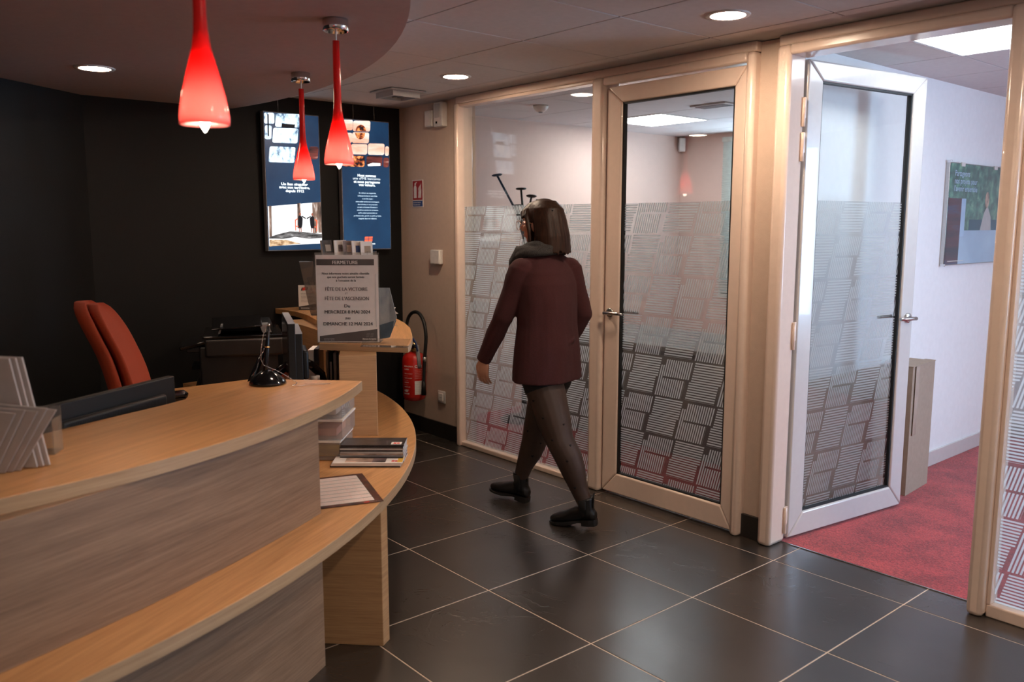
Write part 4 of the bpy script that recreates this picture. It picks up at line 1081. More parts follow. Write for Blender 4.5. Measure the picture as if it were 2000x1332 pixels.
o = build(vt, 'vent', 'rubber_gasket', pr_); o['kind'] = 'stuff'
cb_ = thing('printer_cabinet', 'low black cabinet under the printer', 'cabinet', (-4.62, 1.90, 0), math.atan2(.923, .382))
build(MB().box((X0-.02, Y0-.02, .0), (X0+W_+.02, Y0+Dd+.02, .618)), 'carcass', 'black_plastic', cb_, bevel=.004)
build(MB().box((X0-.038, Y0, .03), (X0-.022, Y0+Dd, .60)), 'door', 'black_plastic', cb_, bevel=.003)

# ================================================================== LIT POSTER PANELS ON THE BLACK WALL
def panel(nm_lab, y0_, y1_, z0_, z1_):
    t = thing('poster_panel', nm_lab, 'poster', (-5.345, (y0_+y1_)/2, z0_), 0, None)
    B = lambda a, b, n, m, bv=0: build(MB().box(a, b), n, m, t, bevel=bv, world=True)
    B((-5.345, y0_-.006, z0_-.006), (-5.303, y1_+.006, z1_+.006), 'light_box', 'grey_plastic', .002)
    B((-5.303, y0_, z0_), (-5.3005, y1_, z1_), 'poster_sheet', 'lit_blue')
    for q in (.28, .72):
        yy = y0_+(y1_-y0_)*q
        build(MB().tube([(-5.32, yy, z1_+.004), (-5.32, yy, CZ-.002)], .002, 6), 'hanging_wire', 'steel', t, world=True)
    return t
YU, ZU = V(0, 1, 0), V(0, 0, 1)
s1 = panel('left lit blue poster panel, picture of two people by a log', 2.425, 2.812, 1.360, 2.250)
def m1(x, y):
    k = (y-80)/1210.; l = 32+28*k; r = 495+18*k; u_ = (x-l)/(r-l)
    top = 80+28*u_; bot = 1295-28*u_
    return (u_*.387, (bot-y)/(bot-top)*.89)
O1 = V(-5.3005, 2.425, 1.360)
def p1(pts, m, n='picture', off=.001): return build(flat([m1(*p) for p in pts], O1, YU, ZU, off), n, m, s1, world=True)
def pane4(f, x0_, y0_, x1_, y1_, r, m, sk=-.06, par=None):
    base = rrect(x0_, y0_, x1_, y1_, r, sk*0)
    return f([(x+(y0_-y)*-sk*0+(y1_-y)*.10*0+ (y1_-y)*(-sk), y) for x, y in base], m)
pane4(p1, 34, 88, 118, 182, 14, 'lit_stone', .0); pane4(p1, 124, 92, 330, 208, 16, 'lit_stone', -.06)
pane4(p1, 36, 196, 92, 318, 18, 'lit_stone', -.03); pane4(p1, 98, 216, 310, 345, 16, 'lit_stone', -.08); pane4(p1, 66, 378, 282, 515, 14, 'lit_stone', -.08)
p1([(150, 158), (300, 158), (296, 170), (150, 170)], 'lit_white', 'ledge', .0014); p1([(180, 178), (292, 182), (288, 212), (176, 212)], 'lit_dark', 'opening', .0014)
p1([(182, 225), (272, 222), (268, 285), (178, 288)], 'lit_mist', 'shutter', .0014); p1([(60, 100), (72, 100), (72, 290), (60, 290)], 'lit_dark', 'post', .0014)
pane4(p1, 400, 368, 485, 478, 20, 'lit_dusk', -.10)
p1([(54, 905), (505, 850), (512, 1215), (62, 1258)], 'lit_mist')
p1([(300, 868), (330, 866), (332, 1090), (300, 1090)], 'lit_forest', 'tree', .0014); p1([(430, 858), (505, 850), (510, 1120), (432, 1130)], 'lit_forest', 'tree', .0014)
p1([(62, 900), (84, 898), (86, 1180), (64, 1180)], 'lit_forest', 'tree', .0014)
p1([(64, 1200), (200, 1196), (330, 1225), (63, 1262)], 'lit_straw', 'grass', .0018)
p1([(62, 1178), (130, 1150), (230, 1120), (330, 1118), (512, 1132), (512, 1168), (400, 1180), (280, 1168), (180, 1190), (62, 1192)], 'lit_log', 'log', .0020)
for dx, flip in ((322, 1), (430, -1)):
    f = lambda pts, m, n, off: p1([(dx+flip*x, y) for x, y in pts], m, n, off)
    f([(-16, 985), (0, 975), (16, 985), (24, 1000), (20, 1060), (14, 1085), (-14, 1085), (-18, 1050)], 'lit_dark', 'figure', .0024)
    f([(-7, 955), (0, 948), (9, 955), (10, 968), (0, 977), (-8, 968)], 'lit_skin', 'figure', .0024)
    f([(14, 985), (45, 1005), (52, 1000), (44, 990), (16, 976)], 'lit_dark', 'figure', .0024)
    f([(-10, 1085), (-2, 1085), (-3, 1122), (-10, 1122)], 'lit_skin', 'figure', .0024); f([(3, 1085), (12, 1085), (12, 1122), (5, 1122)], 'lit_skin', 'figure', .0024)
    f([(-22, 1000), (-44, 1015), (-42, 1110), (-34, 1110), (-34, 1022), (-20, 1010)], 'lit_logo', 'figure', .0022)
    f([(-42, 1070), (-10, 1066), (-10, 1074), (-42, 1079)], 'lit_logo', 'figure', .0022)
def ltext(t, O_, mp, b, xc, y, wpx, hpx, m, bold=.02):
    o = text(b, (0, 0, 0), (1, 0, 0), (0, 1, 0), 1.0, m, None, 'CENTER', bold)
    xs = [q.co.x for q in o.data.vertices]; W0 = max(xs)-min(xs); c0 = (max(xs)+min(xs))/2
    ua = mp(xc-wpx/2, y); ub = mp(xc+wpx/2, y); uv = mp(xc, y-hpx)
    sx = (ub[0]-ua[0])/W0; sy = (uv[1]-mp(xc, y)[1])/.71; ctr = mp(xc, y)
    for q in o.data.vertices:
        q.co = O_+V(.0022, 0, 0)+YU*(ctr[0]+(q.co.x-c0)*sx)+ZU*(ctr[1]+q.co.y*sy)-t.location
    o.parent = t; return o
for b_, xc, y_, w_ in (('Un lien singulier', 281, 712, 228), ('avec son territoire,', 281, 740, 262), ('depuis 1912', 282, 771, 158)): ltext(s1, O1, m1, b_, xc, y_, w_, 22, 'lit_white', .045)

s2 = panel('right lit blue poster panel, sunset picture tiles above white writing', 2.985, 3.368, 1.356, 2.250)
O2 = V(-5.3005, 2.985, 1.356)
def m2(x, y):
    k = (y-150)/1110.; l = 686+30*k; r = 1110+6*k; u_ = (x-l)/(r-l)
    top = 142+28*u_; bot = 1290-22*u_
    return (u_*.383, (bot-y)/(bot-top)*.894)
def p2(pts, m, n='picture', off=.001): return build(flat([m2(*p) for p in pts], O2, YU, ZU, off), n, m, s2, world=True)
for a in ((690, 150, 786, 240, 'lit_sunset'), (788, 156, 940, 248, 'lit_sunset'), (690, 262, 780, 350, 'lit_sunset'), (780, 256, 928, 350, 'lit_sunset'), (770, 358, 912, 448, 'lit_sunset'), (918, 350, 1066, 448, 'lit_sunset'),
          (1072, 372, 1108, 455, 'lit_sunset'), (708, 462, 888, 556, 'lit_rocks'), (904, 458, 1046, 545, 'lit_dusk'), (1056, 470, 1104, 555, 'lit_dusk')):
    pane4(p2, *a[:4], 16, a[4], -.05)
el = lambda cx, cy, rx, ry, a0, a1: [(cx+rx*math.cos(math.radians(a0+(a1-a0)*k/14)), cy+ry*math.sin(math.radians(a0+(a1-a0)*k/14))) for k in range(15)]
p2(el(858, 246, 46, 56, 180, 360), 'lit_rocks', 'boulder', .0014); p2(el(852, 260, 44, 58, 0, 180), 'lit_rocks', 'boulder', .0014)
p2([(915, 535), (960, 518), (1030, 520), (1030, 542), (920, 548)], 'lit_mist', 'snow', .0014)
for b_, xc, y_, w_, h_ in (('Nous sommes', 908, 642, 162, 22), ('une «PME bancaire»', 908, 668, 240, 22), ('et nous partageons', 909, 697, 230, 22), ('vos valeurs.', 910, 724, 146, 22)): ltext(s2, O2, m2, b_, xc, y_, w_, h_, 'lit_white', .0 if 'M' in b_ else .04)
for b_, y_, w_ in (('En cultivant ses singularités,', 790, 150), ('la Banque de Savoie reste fidèle', 815, 170), ('à une idée simple :', 840, 95), ('notre métier est de vous accompagner,', 866, 205), ('dans la durée, en vous proposant', 890, 172),
                   ('un suivi « à hauteur d’homme » :', 915, 178), ('attentifs au moindre de vos besoins,', 940, 186), ('qu’ils soient personnels ou', 965, 165), ('professionnels, grands ou petits projets,', 990, 238), ('imaginés dans vos relations.', 1015, 158)):
    ltext(s2, O2, m2, b_, 914, y_, w_, 11, 'lit_text_small', .03)
for x_, y_ in ((886, 1172), (922, 1170), (884, 1196), (920, 1194)): p2([(x_, y_+20), (x_+32, y_+18), (x_+35, y_-2), (x_+3, y_)], 'lit_logo', 'emblem', .0014)
ltext(s2, O2, m2, 'Banque de Savoie', 918, 1240, 120, 13, 'lit_white', .05); ltext(s2, O2, m2, 'notre banque', 928, 1254, 56, 7, 'lit_text_small', .03)

# ================================================================== BEIGE WALL
def wx(px): return -5.067+(px-807)*.00615
def wz(py): return .434+(735-py)*.00372
t = thing('fire_sign', 'red and blue fire extinguisher sign on the beige wall', 'sign', (-5.13, 3.499, 1.652))
build(MB().box((-5.199, 3.496, 1.652), (-5.065, 3.4995, 1.846)), 'sign_plate', 'white_plastic', t, world=True)
SX, SO = V(1, 0, 0), V(-5.199, 3.496, 1.652)
def fs(pts, m, off=.0005): return build(flat(pts, SO, SX, ZU, off), 'print', m, t, world=True)
fs(rect(.006, .052, .128, .188), 'sign_red'); fs(rect(.006, .006, .128, .045), 'sign_blue')
fs([(.020, .066), (.056, .066), (.056, .140), (.046, .156), (.030, .156), (.020, .140)], 'paper', .001); fs([(.030, .158), (.048, .158), (.048, .168), (.060, .176), (.056, .18), (.030, .170)], 'paper', .001)
for k in range(3): fs([(.074+.014*k, .066), (.084+.014*k, .066), (.088+.014*k, .10+.01*k), (.082+.014*k, .12+.01*k), (.090+.012*k, .15+.01*k), (.076+.012*k, .13+.01*k), (.078+.012*k, .095)], 'paper', .001)
text('EXTINCTEUR', SO+SX*.012+ZU*.029, SX, ZU, .012, 'paper', t, 'LEFT', .02, sx=1.3, world=True, off=.001); text('POUDRE ABC', SO+SX*.012+ZU*.014, SX, ZU, .011, 'paper', t, 'LEFT', .02, sx=1.3, world=True, off=.001)

t = thing('fire_extinguisher', 'red fire extinguisher with looping black hose on the beige wall', 'extinguisher', (-5.06, 3.395, .26))
build(MB().lathe([(.001, 0), (.05, 0), (.078, .012), (.086, .04), (.087, .30), (.080, .325), (.060, .345), (.030, .357), (.001, .36)], seg=36), 'cylinder', 'red_paint', t)
build(MB().lathe([(.087, .052), (.0874, .053), (.0874, .283), (.087, .284)], seg=36, cap=False), 'label_wrap', 'red_paint', t)
# printed patches wrap round the cylinder: face direction towards the camera
def cyl(a0, a1, z0_, z1_, m, r=.0878):
    mb = MB(); n = 6
    for i in range(n):
        t0 = math.radians(a0+(a1-a0)*i/n); t1 = math.radians(a0+(a1-a0)*(i+1)/n)
        mb.quad(V(r*math.cos(t0), r*math.sin(t0), z0_), V(r*math.cos(t1), r*math.sin(t1), z0_), V(r*math.cos(t1), r*math.sin(t1), z1_), V(r*math.cos(t0), r*math.sin(t0), z1_))
    return build(mb, 'label', m, t)
A0 = -34     # towards the camera
cyl(A0+2, A0+40, .055, .155, 'paper')
for k in range(7): cyl(A0+4, A0+38, .066+.013*k, .0668+.013*k, 'ink_grey', .0881)
cyl(A0+22, A0+22.8, .058, .150, 'ink_grey', .0881)
def ctext(b, a, z, size, m='paper', bold=.02):
    o = text(b, (0, 0, 0), (1, 0, 0), (0, 1, 0), size, m, None, 'LEFT', bold)
    for q in o.data.vertices:
        th = math.radians(a)+q.co.x/.088; q.co = V(.0881*math.cos(th), .0881*math.sin(th), z+q.co.y)
    o.parent = t
ctext('CE', A0+2, .252, .026, bold=.04); cyl(A0+24, A0+37, .250, .270, 'paper', .0881)
for k, b_ in enumerate(('AGENT EXTINCTEUR 6 L EAU + ADDITIF', 'AGENT PROPULSEUR : CO2', 'TEMPÉRATURE LIMITE + 5 + 60 °C', 'À RECHARGER APRÈS UTILISATION', 'VÉRIFIER TOUS LES ANS', 'AGRÉÉ NF EN 3')): ctext(b_[:22], A0+2, .232-.012*k, .0085, 'ink_pink', .0)
ctext('EXTINCTEUR', A0-54, .256, .0125); ctext('6 LITRES', A0-52, .236, .011)
for k, b_ in enumerate(('1 TIRER LA GOUPILLE', '2 LIBÉRER LA LANCE', '3 PERCUTER', '4 DIRIGER LE JET')): ctext(b_, A0-54, .205-.032*k, .0072); 
for k in range(3): cyl(A0-58, A0-30, .190-.032*k, .1915-.032*k, 'ink_pink', .0881)
ctext('ABF', A0-55, .075, .024); ctext('DANGER', A0-56, .058, .012)
build(MB().lathe([(.001, .355), (.022, .355), (.022, .375), (.016, .38), (.016, .42), (.001, .425)]), 'valve', 'brass', t)
hv = MB().tube([(-.03, -.02, .40), (.02, -.03, .41), (.06, -.03, .405)], .012, 10).tube([(.0, -.02, .385), (.05, -.03, .40), (.075, -.03, .40)], .008, 10)
build(hv, 'valve_body', 'black_plastic', t)
build(MB().tube([(-.045, -.01, .40), (-.03, -.015, .44), (.02, -.02, .452), (.065, -.025, .425), (.085, -.025, .37)], [(.006, .016)]*5, 8), 'lever', 'sign_blue', t)
build(MB().tube([(.055, -.01, .41), (.080, -.015, .33), (.090, -.015, .27), (.080, -.01, .25)], [(.016, .010)]*4, 8), 'guard', 'grey_plastic', t)
hp = [(-.04, -.03, .395), (-.075, -.02, .44), (-.088, -.005, .52), (-.075, .0, .59), (-.035, .005, .635), (.03, .005, .650), (.09, .0, .635), (.145, -.005, .580), (.165, -.005, .49), (.160, -.008, .41), (.150, -.010, .34), (.145, -.012, .25), (.142, -.015, .15)]
def smooth(P, n=3):
    P = [Vector(p) for p in P]
    for _ in range(n):
        Q = [P[0]]
        for i in range(len(P)-1): Q += [P[i]*.75+P[i+1]*.25, P[i]*.25+P[i+1]*.75]
        Q.append(P[-1]); P = Q
    return P
hp = smooth(hp, 2)
build(MB().tube(hp, .0125, 12), 'hose', 'rubber', t)
build(MB().tube([(.150, -.010, .335), (.148, -.011, .305)], .0155, 12), 'hose_clip', 'steel', t)
build(MB().tube([(.142, -.015, .16), (.141, -.016, .06)], [.014, .018], 12), 'nozzle', 'black_plastic', t)
build(MB().box((-.02, .085, .20), (.02, .104, .32)), 'wall_bracket', 'steel', t)

def wallbox(nm, lab, cat, x0_, x1_, z0_, z1_, dp, parts):
    t = thing(nm, lab, cat, ((x0_+x1_)/2, 3.5, z0_))
    build(MB().box((x0_, 3.5-dp, z0_), (x1_, 3.499, z1_)), 'housing', 'white_plastic', t, bevel=.006, seg=2, world=True)
    for n_, m_n, a, b in parts: build(MB().box((x0_+a[0], 3.5-dp-a[1], z0_+a[2]), (x0_+b[0], 3.5-dp-b[1], z0_+b[2])), n_, m_n, t, bevel=.001, seg=1, world=True)
    return t
wallbox('alarm_sounder', 'small square white sensor box high on the beige wall', 'sensor', -4.985, -4.90, 2.20, 2.31, .04, [('cover', 'paper', (.012, .004, .012), (.073, 0, .098))])
wallbox('motion_detector', 'tall white motion detector beside the glass partition, near the ceiling', 'sensor', -4.862, -4.765, 2.19, 2.352, .05,
        [('lens', 'paper_grey', (.02, .006, .06), (.075, 0, .15)), ('sensor_eye', 'black_gloss', (.03, .004, .02), (.045, 0, .035))])
wallbox('thermostat', 'blank white thermostat on the beige wall', 'thermostat', -4.94, -4.83, 1.252, 1.352, .035, [('cover', 'white_plastic', (.004, .003, .004), (.106, 0, .096))])
wallbox('wall_socket', 'white wall socket with two holes low on the beige wall', 'socket', -4.905, -4.815, .255, .345, .010,
        [('insert', 'paper', (.02, .008, .018), (.07, 0, .072)), ('hole', 'rubber_gasket', (.036, .0085, .040), (.041, .0079, .045)), ('hole', 'rubber_gasket', (.049, .0085, .040), (.054, .0079, .045))])

# ================================================================== CEILING FITTINGS
def downlight(x, y, z, mm, lab, grp, power):
    t = thing('downlight', lab, 'ceiling light', (x, y, z), 0, grp)
    build(MB().lathe([(.070, -.001), (.086, -.002), (.090, .003), (.086, .012), (.070, .012)], seg=40, cap=False), 'ring', 'white_plastic', t)
    build(MB().lathe([(.001, .0005), (.070, .0005), (.070, .004), (.001, .004)], seg=40), 'diffuser', mm, t)
    return t
G = 'round downlights in the tiled ceiling'
downlight(-3.986, 2.988, CZ-.004, 'lamp_white', 'round downlight in the tiled ceiling left of the glazing', G, 0)
downlight(-2.129, 2.964, CZ-.004, 'lamp_white', 'round downlight in the tiled ceiling above the beige pilaster', G, 0)
downlight(-.30, 2.96, CZ-.004, 'lamp_white', 'unseen fill downlight added in the lobby ceiling right of the frame', G, 0)  # this and the next two are added out of view as lobby fill
downlight(-.30, 1.2, CZ-.004, 'lamp_white', 'unseen fill downlight added in the lobby ceiling above the camera side', G, 0)
downlight(1.4, 1.6, CZ-.004, 'lamp_white', 'unseen fill downlight added in the lobby ceiling right of the camera', G, 0)
downlight(-4.41, 1.184, 2.255, 'lamp_soffit', 'round downlight in the dark lowered ceiling over the staff side', None, 0)
downlight(-3.1, -.55, 2.255, 'lamp_soffit', 'unseen downlight added in the lowered ceiling behind the reception', None, 0)  # added out of view

def ceiling_panel(x, y, lab, pm_='panel_office'):
    t = thing('ceiling_panel_light', lab, 'ceiling light', (x, y, CZ))
    fr = MB().box((.0, 0, -.006), (.6, .014, .01)).box((0, .586, -.006), (.6, .6, .01)).box((0, .014, -.006), (.014, .586, .01)).box((.586, .014, -.006), (.6, .586, .01))
    build(fr, 'frame', 'white_lacquer', t); build(MB().box((.014, .014, -.003), (.586, .586, .004)), 'diffuser', pm_, t)
ceiling_panel(-1.86, 3.93, 'square lit ceiling panel in the carpeted office')
ceiling_panel(-4.86, 5.13, 'square lit ceiling panel seen through the closed glass door', 'panel_white')
ceiling_panel(-.06, 5.13, 'square lit ceiling panel deep in the carpeted office')

t = thing('ceiling_vent', 'grey square ceiling vent with raised rim by the beige wall', 'vent', (-4.66, 3.035, CZ))  # ceiling vent: plate, raised rim and louvres
fr = MB().box((-.13, -.13, -.012), (.13, .13, -.002)); build(fr, 'plate', 'paper_grey', t, bevel=.004)
fr = MB()
for a_, b_ in (((-.10, -.10), (.10, -.085)), ((-.10, .085), (.10, .10)), ((-.10, -.085), (-.085, .085)), ((.085, -.085), (.10, .085))): fr.box((a_[0], a_[1], -.045), (b_[0], b_[1], -.012))
build(fr, 'rim', 'paper_grey', t)
for k in range(4): build(MB().box((-.085, -.07+.04*k, -.03), (.085, -.055+.04*k, -.022)), 'louvre', 'grey_plastic', t)
t = thing('smoke_detector', 'small white smoke detector on the meeting room ceiling', 'sensor', (-4.55, 4.16, CZ))
build(MB().lathe([(.001, -.045), (.025, -.045), (.045, -.03), (.055, -.012), (.055, 0), (.001, 0)], seg=24), 'housing', 'white_plastic', t)
build(MB().lathe([(.001, -.052), (.012, -.052), (.018, -.045), (.001, -.045)], seg=16), 'sensor_tip', 'grey_plastic', t)
t = thing('air_vent', 'small rectangular ceiling vent seen through the left glazing', 'vent', (-3.72, 5.05, CZ))
build(MB().box((-.15, -.08, -.012), (.15, .08, 0)), 'plate', 'paper_grey', t, bevel=.003)
for k in range(4): build(MB().box((-.12, -.055+.032*k, -.016), (.12, -.038+.032*k, -.012)), 'louvre', 'grey_plastic', t)
t = thing('motion_detector', 'white motion detector in the far corner of the meeting room', 'sensor', (-5.24, 6.63, 2.22))
build(MB().box((-.04, -.03, 0), (.045, .03, .13), Matrix.Rotation(math.radians(-45), 4, 'Z')), 'housing', 'white_plastic', t, bevel=.008)
build(MB().box((-.02, -.036, .02), (.025, -.03, .07), Matrix.Rotation(math.radians(-45), 4, 'Z')), 'lens', 'paper_grey', t, bevel=.003)

# ================================================================== PENDANT LAMPS
def pendant(x, y, ztop, lab):
    t = thing('pendant_lamp', lab, 'lamp', (x, y, ztop), 0, 'red glass pendant lamps over the reception')
    build(MB().lathe([(.001, 0), (.046, 0), (.046, -.040), (.043, -.042), (.040, -.030), (.001, -.028)], seg=36), 'ceiling_rose', 'chrome', t)
    build(MB().tube([(0, 0, -.028), (0, 0, -.080)], .0035, 8), 'cable', 'white_plastic', t)
    prof = [(.0125, 0), (.013, .10), (.0138, .20), (.0152, .235), (.020, .270), (.0285, .305), (.0375, .340), (.0455, .372), (.0510, .400), (.0535, .420), (.0530, .437)]
    o_ = [(r, -.075-s) for r, s in prof]; i_ = [(r-.003, -.075-s) for r, s in prof][::-1]
    P = []
    def cr(L, n=4):
        out = []
        for i in range(len(L)-1):
            for k in range(n): out.append((L[i][0]+(L[i+1][0]-L[i][0])*k/n, L[i][1]+(L[i+1][1]-L[i][1])*k/n))
        return out+[L[-1]]
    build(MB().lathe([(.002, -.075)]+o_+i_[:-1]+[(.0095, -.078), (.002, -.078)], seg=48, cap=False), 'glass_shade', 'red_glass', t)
    build(MB().lathe([(.001, -.345), (.013, -.345), (.013, -.385), (.001, -.388)], seg=16), 'lamp_holder', 'white_plastic', t)
    build(MB().lathe([(.001, -.388), (.010, -.390), (.016, -.412), (.0185, -.432), (.0185, -.470), (.0172, -.484), (.0145, -.498), (.0105, -.510), (.006, -.520), (.001, -.528)], seg=24), 'bulb', 'bulb', t)
    l = bpy.data.lights.new('bulb_light', 'POINT'); l.energy = 6.0; l.color = (1, .74, .58); l.shadow_soft_size = .012
    lo = bpy.data.objects.new('bulb_light', l); COL.objects.link(lo); lo.parent = t; lo.location = (0, .0235, -.455)
    l2 = bpy.data.objects.new('bulb_light', l); COL.objects.link(l2); l2.parent = t; l2.location = (0, -.0235, -.455)
    return t
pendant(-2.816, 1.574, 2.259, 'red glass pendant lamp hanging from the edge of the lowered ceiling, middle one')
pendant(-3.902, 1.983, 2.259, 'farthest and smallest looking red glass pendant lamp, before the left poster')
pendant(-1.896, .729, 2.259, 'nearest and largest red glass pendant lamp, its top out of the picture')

# ================================================================== OFFICES BEHIND THE GLASS
t = thing('wall_poster', 'framed poster with green foliage on the white office wall', 'poster', (-2.235, 5.79, 1.285))
fr = MB().box((-2.25, 5.38, 1.28), (-2.225, 6.20, 1.905)); build(fr, 'backing', 'steel', t, bevel=.002, world=True)
# plane facing +x, u along +y
OPO = V(-2.2249, 5.385, 1.285); WW, HH = .81, .615
def pf(x0_, y0_, x1_, y1_, m, off=.0006, sk=0): return build(flat([(x0_*WW+sk*y0_, y0_*HH), (x1_*WW+sk*y0_, y0_*HH), (x1_*WW+sk*y1_, y1_*HH), (x0_*WW+sk*y1_, y1_*HH)], OPO, YU, ZU, off), 'print', m, t, world=True)
pf(0, 0, 1, 1, 'print_foliage'); pf(0, 0, 1, .34, 'print_blueish', .0010); pf(0, 0, .24, .66, 'print_shelf', .0014); pf(.24, .28, .32, .66, 'print_blueish', .0012); pf(.40, .34, 1, .45, 'print_teal', .0012)
build(flat([(.62*WW, .34*HH), (.84*WW, .34*HH), (.82*WW, .48*HH), (.74*WW, .60*HH), (.68*WW, .52*HH)], OPO, YU, ZU, .0016), 'print', 'paper_grey', t, world=True)
build(flat([((.725+.04*math.cos(a_))*WW, (.655+.085*math.sin(a_))*HH) for a_ in [2*PI*k/18 for k in range(18)]], OPO, YU, ZU, .0017), 'print', 'cover_people', t, world=True)
for i, b_ in enumerate(('Partageons', 'nos projets pour', 'l’avenir ensemble')): text(b_, OPO+YU*.07+ZU*(HH*(.88-.075*i)), YU, ZU, .050, 'print_blueish', t, 'LEFT', .01, sx=1.0, world=True, off=.0012)
pf(.05, .03, .34, .037, 'paper', .002)
build(MB().box((-2.2238, 5.382, 1.282), (-2.2208, 6.198, 1.903)), 'glass_front', 'clear_glass', t, world=True)
for y_ in (5.53, 6.04): build(MB().box((-2.226, y_, 1.885), (-2.217, y_+.05, 1.909)), 'clip', 'white_plastic', t, world=True)
for y_, z_ in ((5.375, 1.275), (5.375, 1.90), (6.19, 1.275), (6.19, 1.90)): build(MB().box((-2.245, y_, z_), (-2.217, y_+.016, z_+.016)), 'corner_clip', 'chrome', t, bevel=.003, world=True)

t = thing('cardboard_box', 'tall brown cardboard box behind the open glass door', 'box', (-2.15, 4.86, .004), 0)
build(MB().prism([(-2.065, 4.70), (-2.093, 5.045), (-2.237, 5.035), (-2.215, 4.69)], .004, .745), 'carton', 'card_brown', t, bevel=.002, world=True)
build(MB().prism([(-2.062, 4.698), (-2.0905, 5.047), (-2.15, 5.045), (-2.13, 4.695)], .745, .748), 'flap', 'card_brown', t, world=True)
build(sheet([(-2.0615, 4.73, .35), (-2.065, 4.78, .35), (-2.065, 4.78, .745), (-2.0615, 4.73, .745)], .001), 'parcel_tape', 'parcel_tape', t, world=True)

t = thing('added_carton', 'flat brown carton added to darken the lower glass of the open door', 'box', (-2.2, 4.15, .004))  # carton added behind the door film to make its gaps dark
build(MB().prism([(-2.178, 3.70), (-2.150, 4.60), (-2.232, 4.60), (-2.232, 3.70)], .006, .74), 'carton', 'card_brown', t, bevel=.002, world=True)
build(MB().prism([(-2.176, 3.72), (-2.148, 4.58), (-2.228, 4.58), (-2.228, 3.72)], .7395, .7425), 'flap', 'card_brown', t, world=True)
cs_ = thing('coat_stand', 'black coat stand with disc-tipped arms in the meeting room', 'coat stand', (-4.90, 4.32, .004))
build(MB().tube([(0, 0, .01), (0, 0, .9), (0, 0, 1.45)], [.022, .018, .014], 14), 'pole', 'black_plastic', cs_)
build(MB().lathe([(.001, 0), (.19, 0), (.185, .012), (.03, .02), (.001, .02)], seg=32), 'base', 'black_plastic', cs_)
for k, (dx, dy, z_, tilt) in enumerate(((-.16, -.14, 1.895, .1), (-.02, -.02, 1.79, 0), (.12, .06, 1.70, -.3), (.05, -.12, 1.66, .2), (-.08, .14, 1.74, .2))):
    top = V(dx, dy, z_)
    hk = build(MB().tube([(0, 0, 1.40), (dx*.3, dy*.3, 1.40+(z_-1.40)*.45), top], [.011, .009, .008], 10), 'arm', 'black_plastic', cs_)
    dr = (top-V(dx*.3, dy*.3, 1.40)).normalized(); ax = V(0, 0, 1).rotation_difference(dr*.6+V(0, 0, .6)).to_matrix().to_4x4(); ax.translation = top
    build(MB().lathe([(.001, -.006), (.030, -.004), (.041, .002), (.041, .008), (.03, .012), (.001, .013)], seg=24, m=ax), 'disc', 'black_plastic', hk)

# ================================================================== THE WALKING WOMAN
wm = thing('person', 'woman in burgundy jacket, grey scarf, dark tights and ankle boots walking past the glazing', 'person', (-3.2, 2.93, 0))
F = V(-.975, -.22, 0).normalized(); Lf = V(-F.y*-1, 0, 0)
Lf = V(0, 0, 1).cross(F)               # her left
hipL, kneeL, ankL = V(-3.135, 2.865, .80), V(-2.985, 2.872, .452), V(-2.885, 2.955, .135)
hipR, kneeR, ankR = V(-3.175, 3.02, .80), V(-3.285, 2.985, .44), V(-3.425, 2.995, .135)
pel = V(-3.155, 2.935, .86)
wai, chest, neck0 = V(-3.165, 2.945, 1.04), V(-3.185, 2.96, 1.25), V(-3.235, 2.985, 1.40)
shL, elL, wrL = V(-3.215, 2.815, 1.305), V(-3.265, 2.735, 1.065), V(-3.395, 2.715, .838)
shR, elR, wrR = V(-3.205, 3.140, 1.300), V(-3.15, 3.19, 1.06), V(-3.27, 3.16, .85)
FD = V(-.94, -.34, 0).normalized(); FL = V(0, 0, 1).cross(FD)      # face direction and its left
HC = V(-3.264, 2.985, 1.531)
HM = Matrix((FD, FL, V(0, 0, 1))).transposed().to_4x4(); HM.translation = HC
def hp_(x, y, z): return HM @ V(x, y, z)
def ring(c, a, b, f=F, l=Lf, n=28, pw=1.0, z=0):
    return [Vector(c)+l*(a*math.copysign(abs(math.cos(t))**pw, math.cos(t)))+f*(b*math.copysign(abs(math.sin(t))**pw, math.sin(t)))+V(0, 0, z) for t in [2*PI*k/n for k in range(n)]]
def tub(mb, pts, rad, seg=16):
    return mb.tube(pts, rad, seg)
def cap_ends(mb, pts, rad):
    mb.tube(pts, rad, 18); mb.ell(pts[0], (rad[0],)*3); mb.ell(pts[-1], (rad[-1],)*3)
def leg_pts(h, k, a):
    return [h, h.lerp(k, .35), h.lerp(k, .75), k, k.lerp(a, .25)+F*-.012, k.lerp(a, .45)+F*-.010, k.lerp(a, .75), a]
LR = [.098, .096, .082, .067, .066, .060, .043, .035]
body = MB()
cap_ends(body, leg_pts(hipL, kneeL, ankL), LR); cap_ends(body, leg_pts(hipR, kneeR, ankR), LR)
body.rings([ring(pel+V(0, 0, -.06), .15, .105), ring(pel, .165, .11), ring(wai, .125, .085), ring(chest, .15, .095), ring(V(-3.21, 2.975, 1.33), .145, .075), ring(V(-3.225, 2.98, 1.375), .08, .06), ring(neck0+V(0, 0, .01), .055, .055)])
body.tube([neck0+V(0, 0, -.03), neck0+V(0, 0, .03), hp_(-.01, 0, -.07)], [.055, .050, .048], 16)
cap_ends(body, [shL, shL.lerp(elL, .5), elL, elL.lerp(wrL, .35), wrL], [.046, .040, .034, .033, .024])
cap_ends(body, [shR, shR.lerp(elR, .5), elR, elR.lerp(wrR, .35), wrR], [.046, .040, .034, .033, .024])
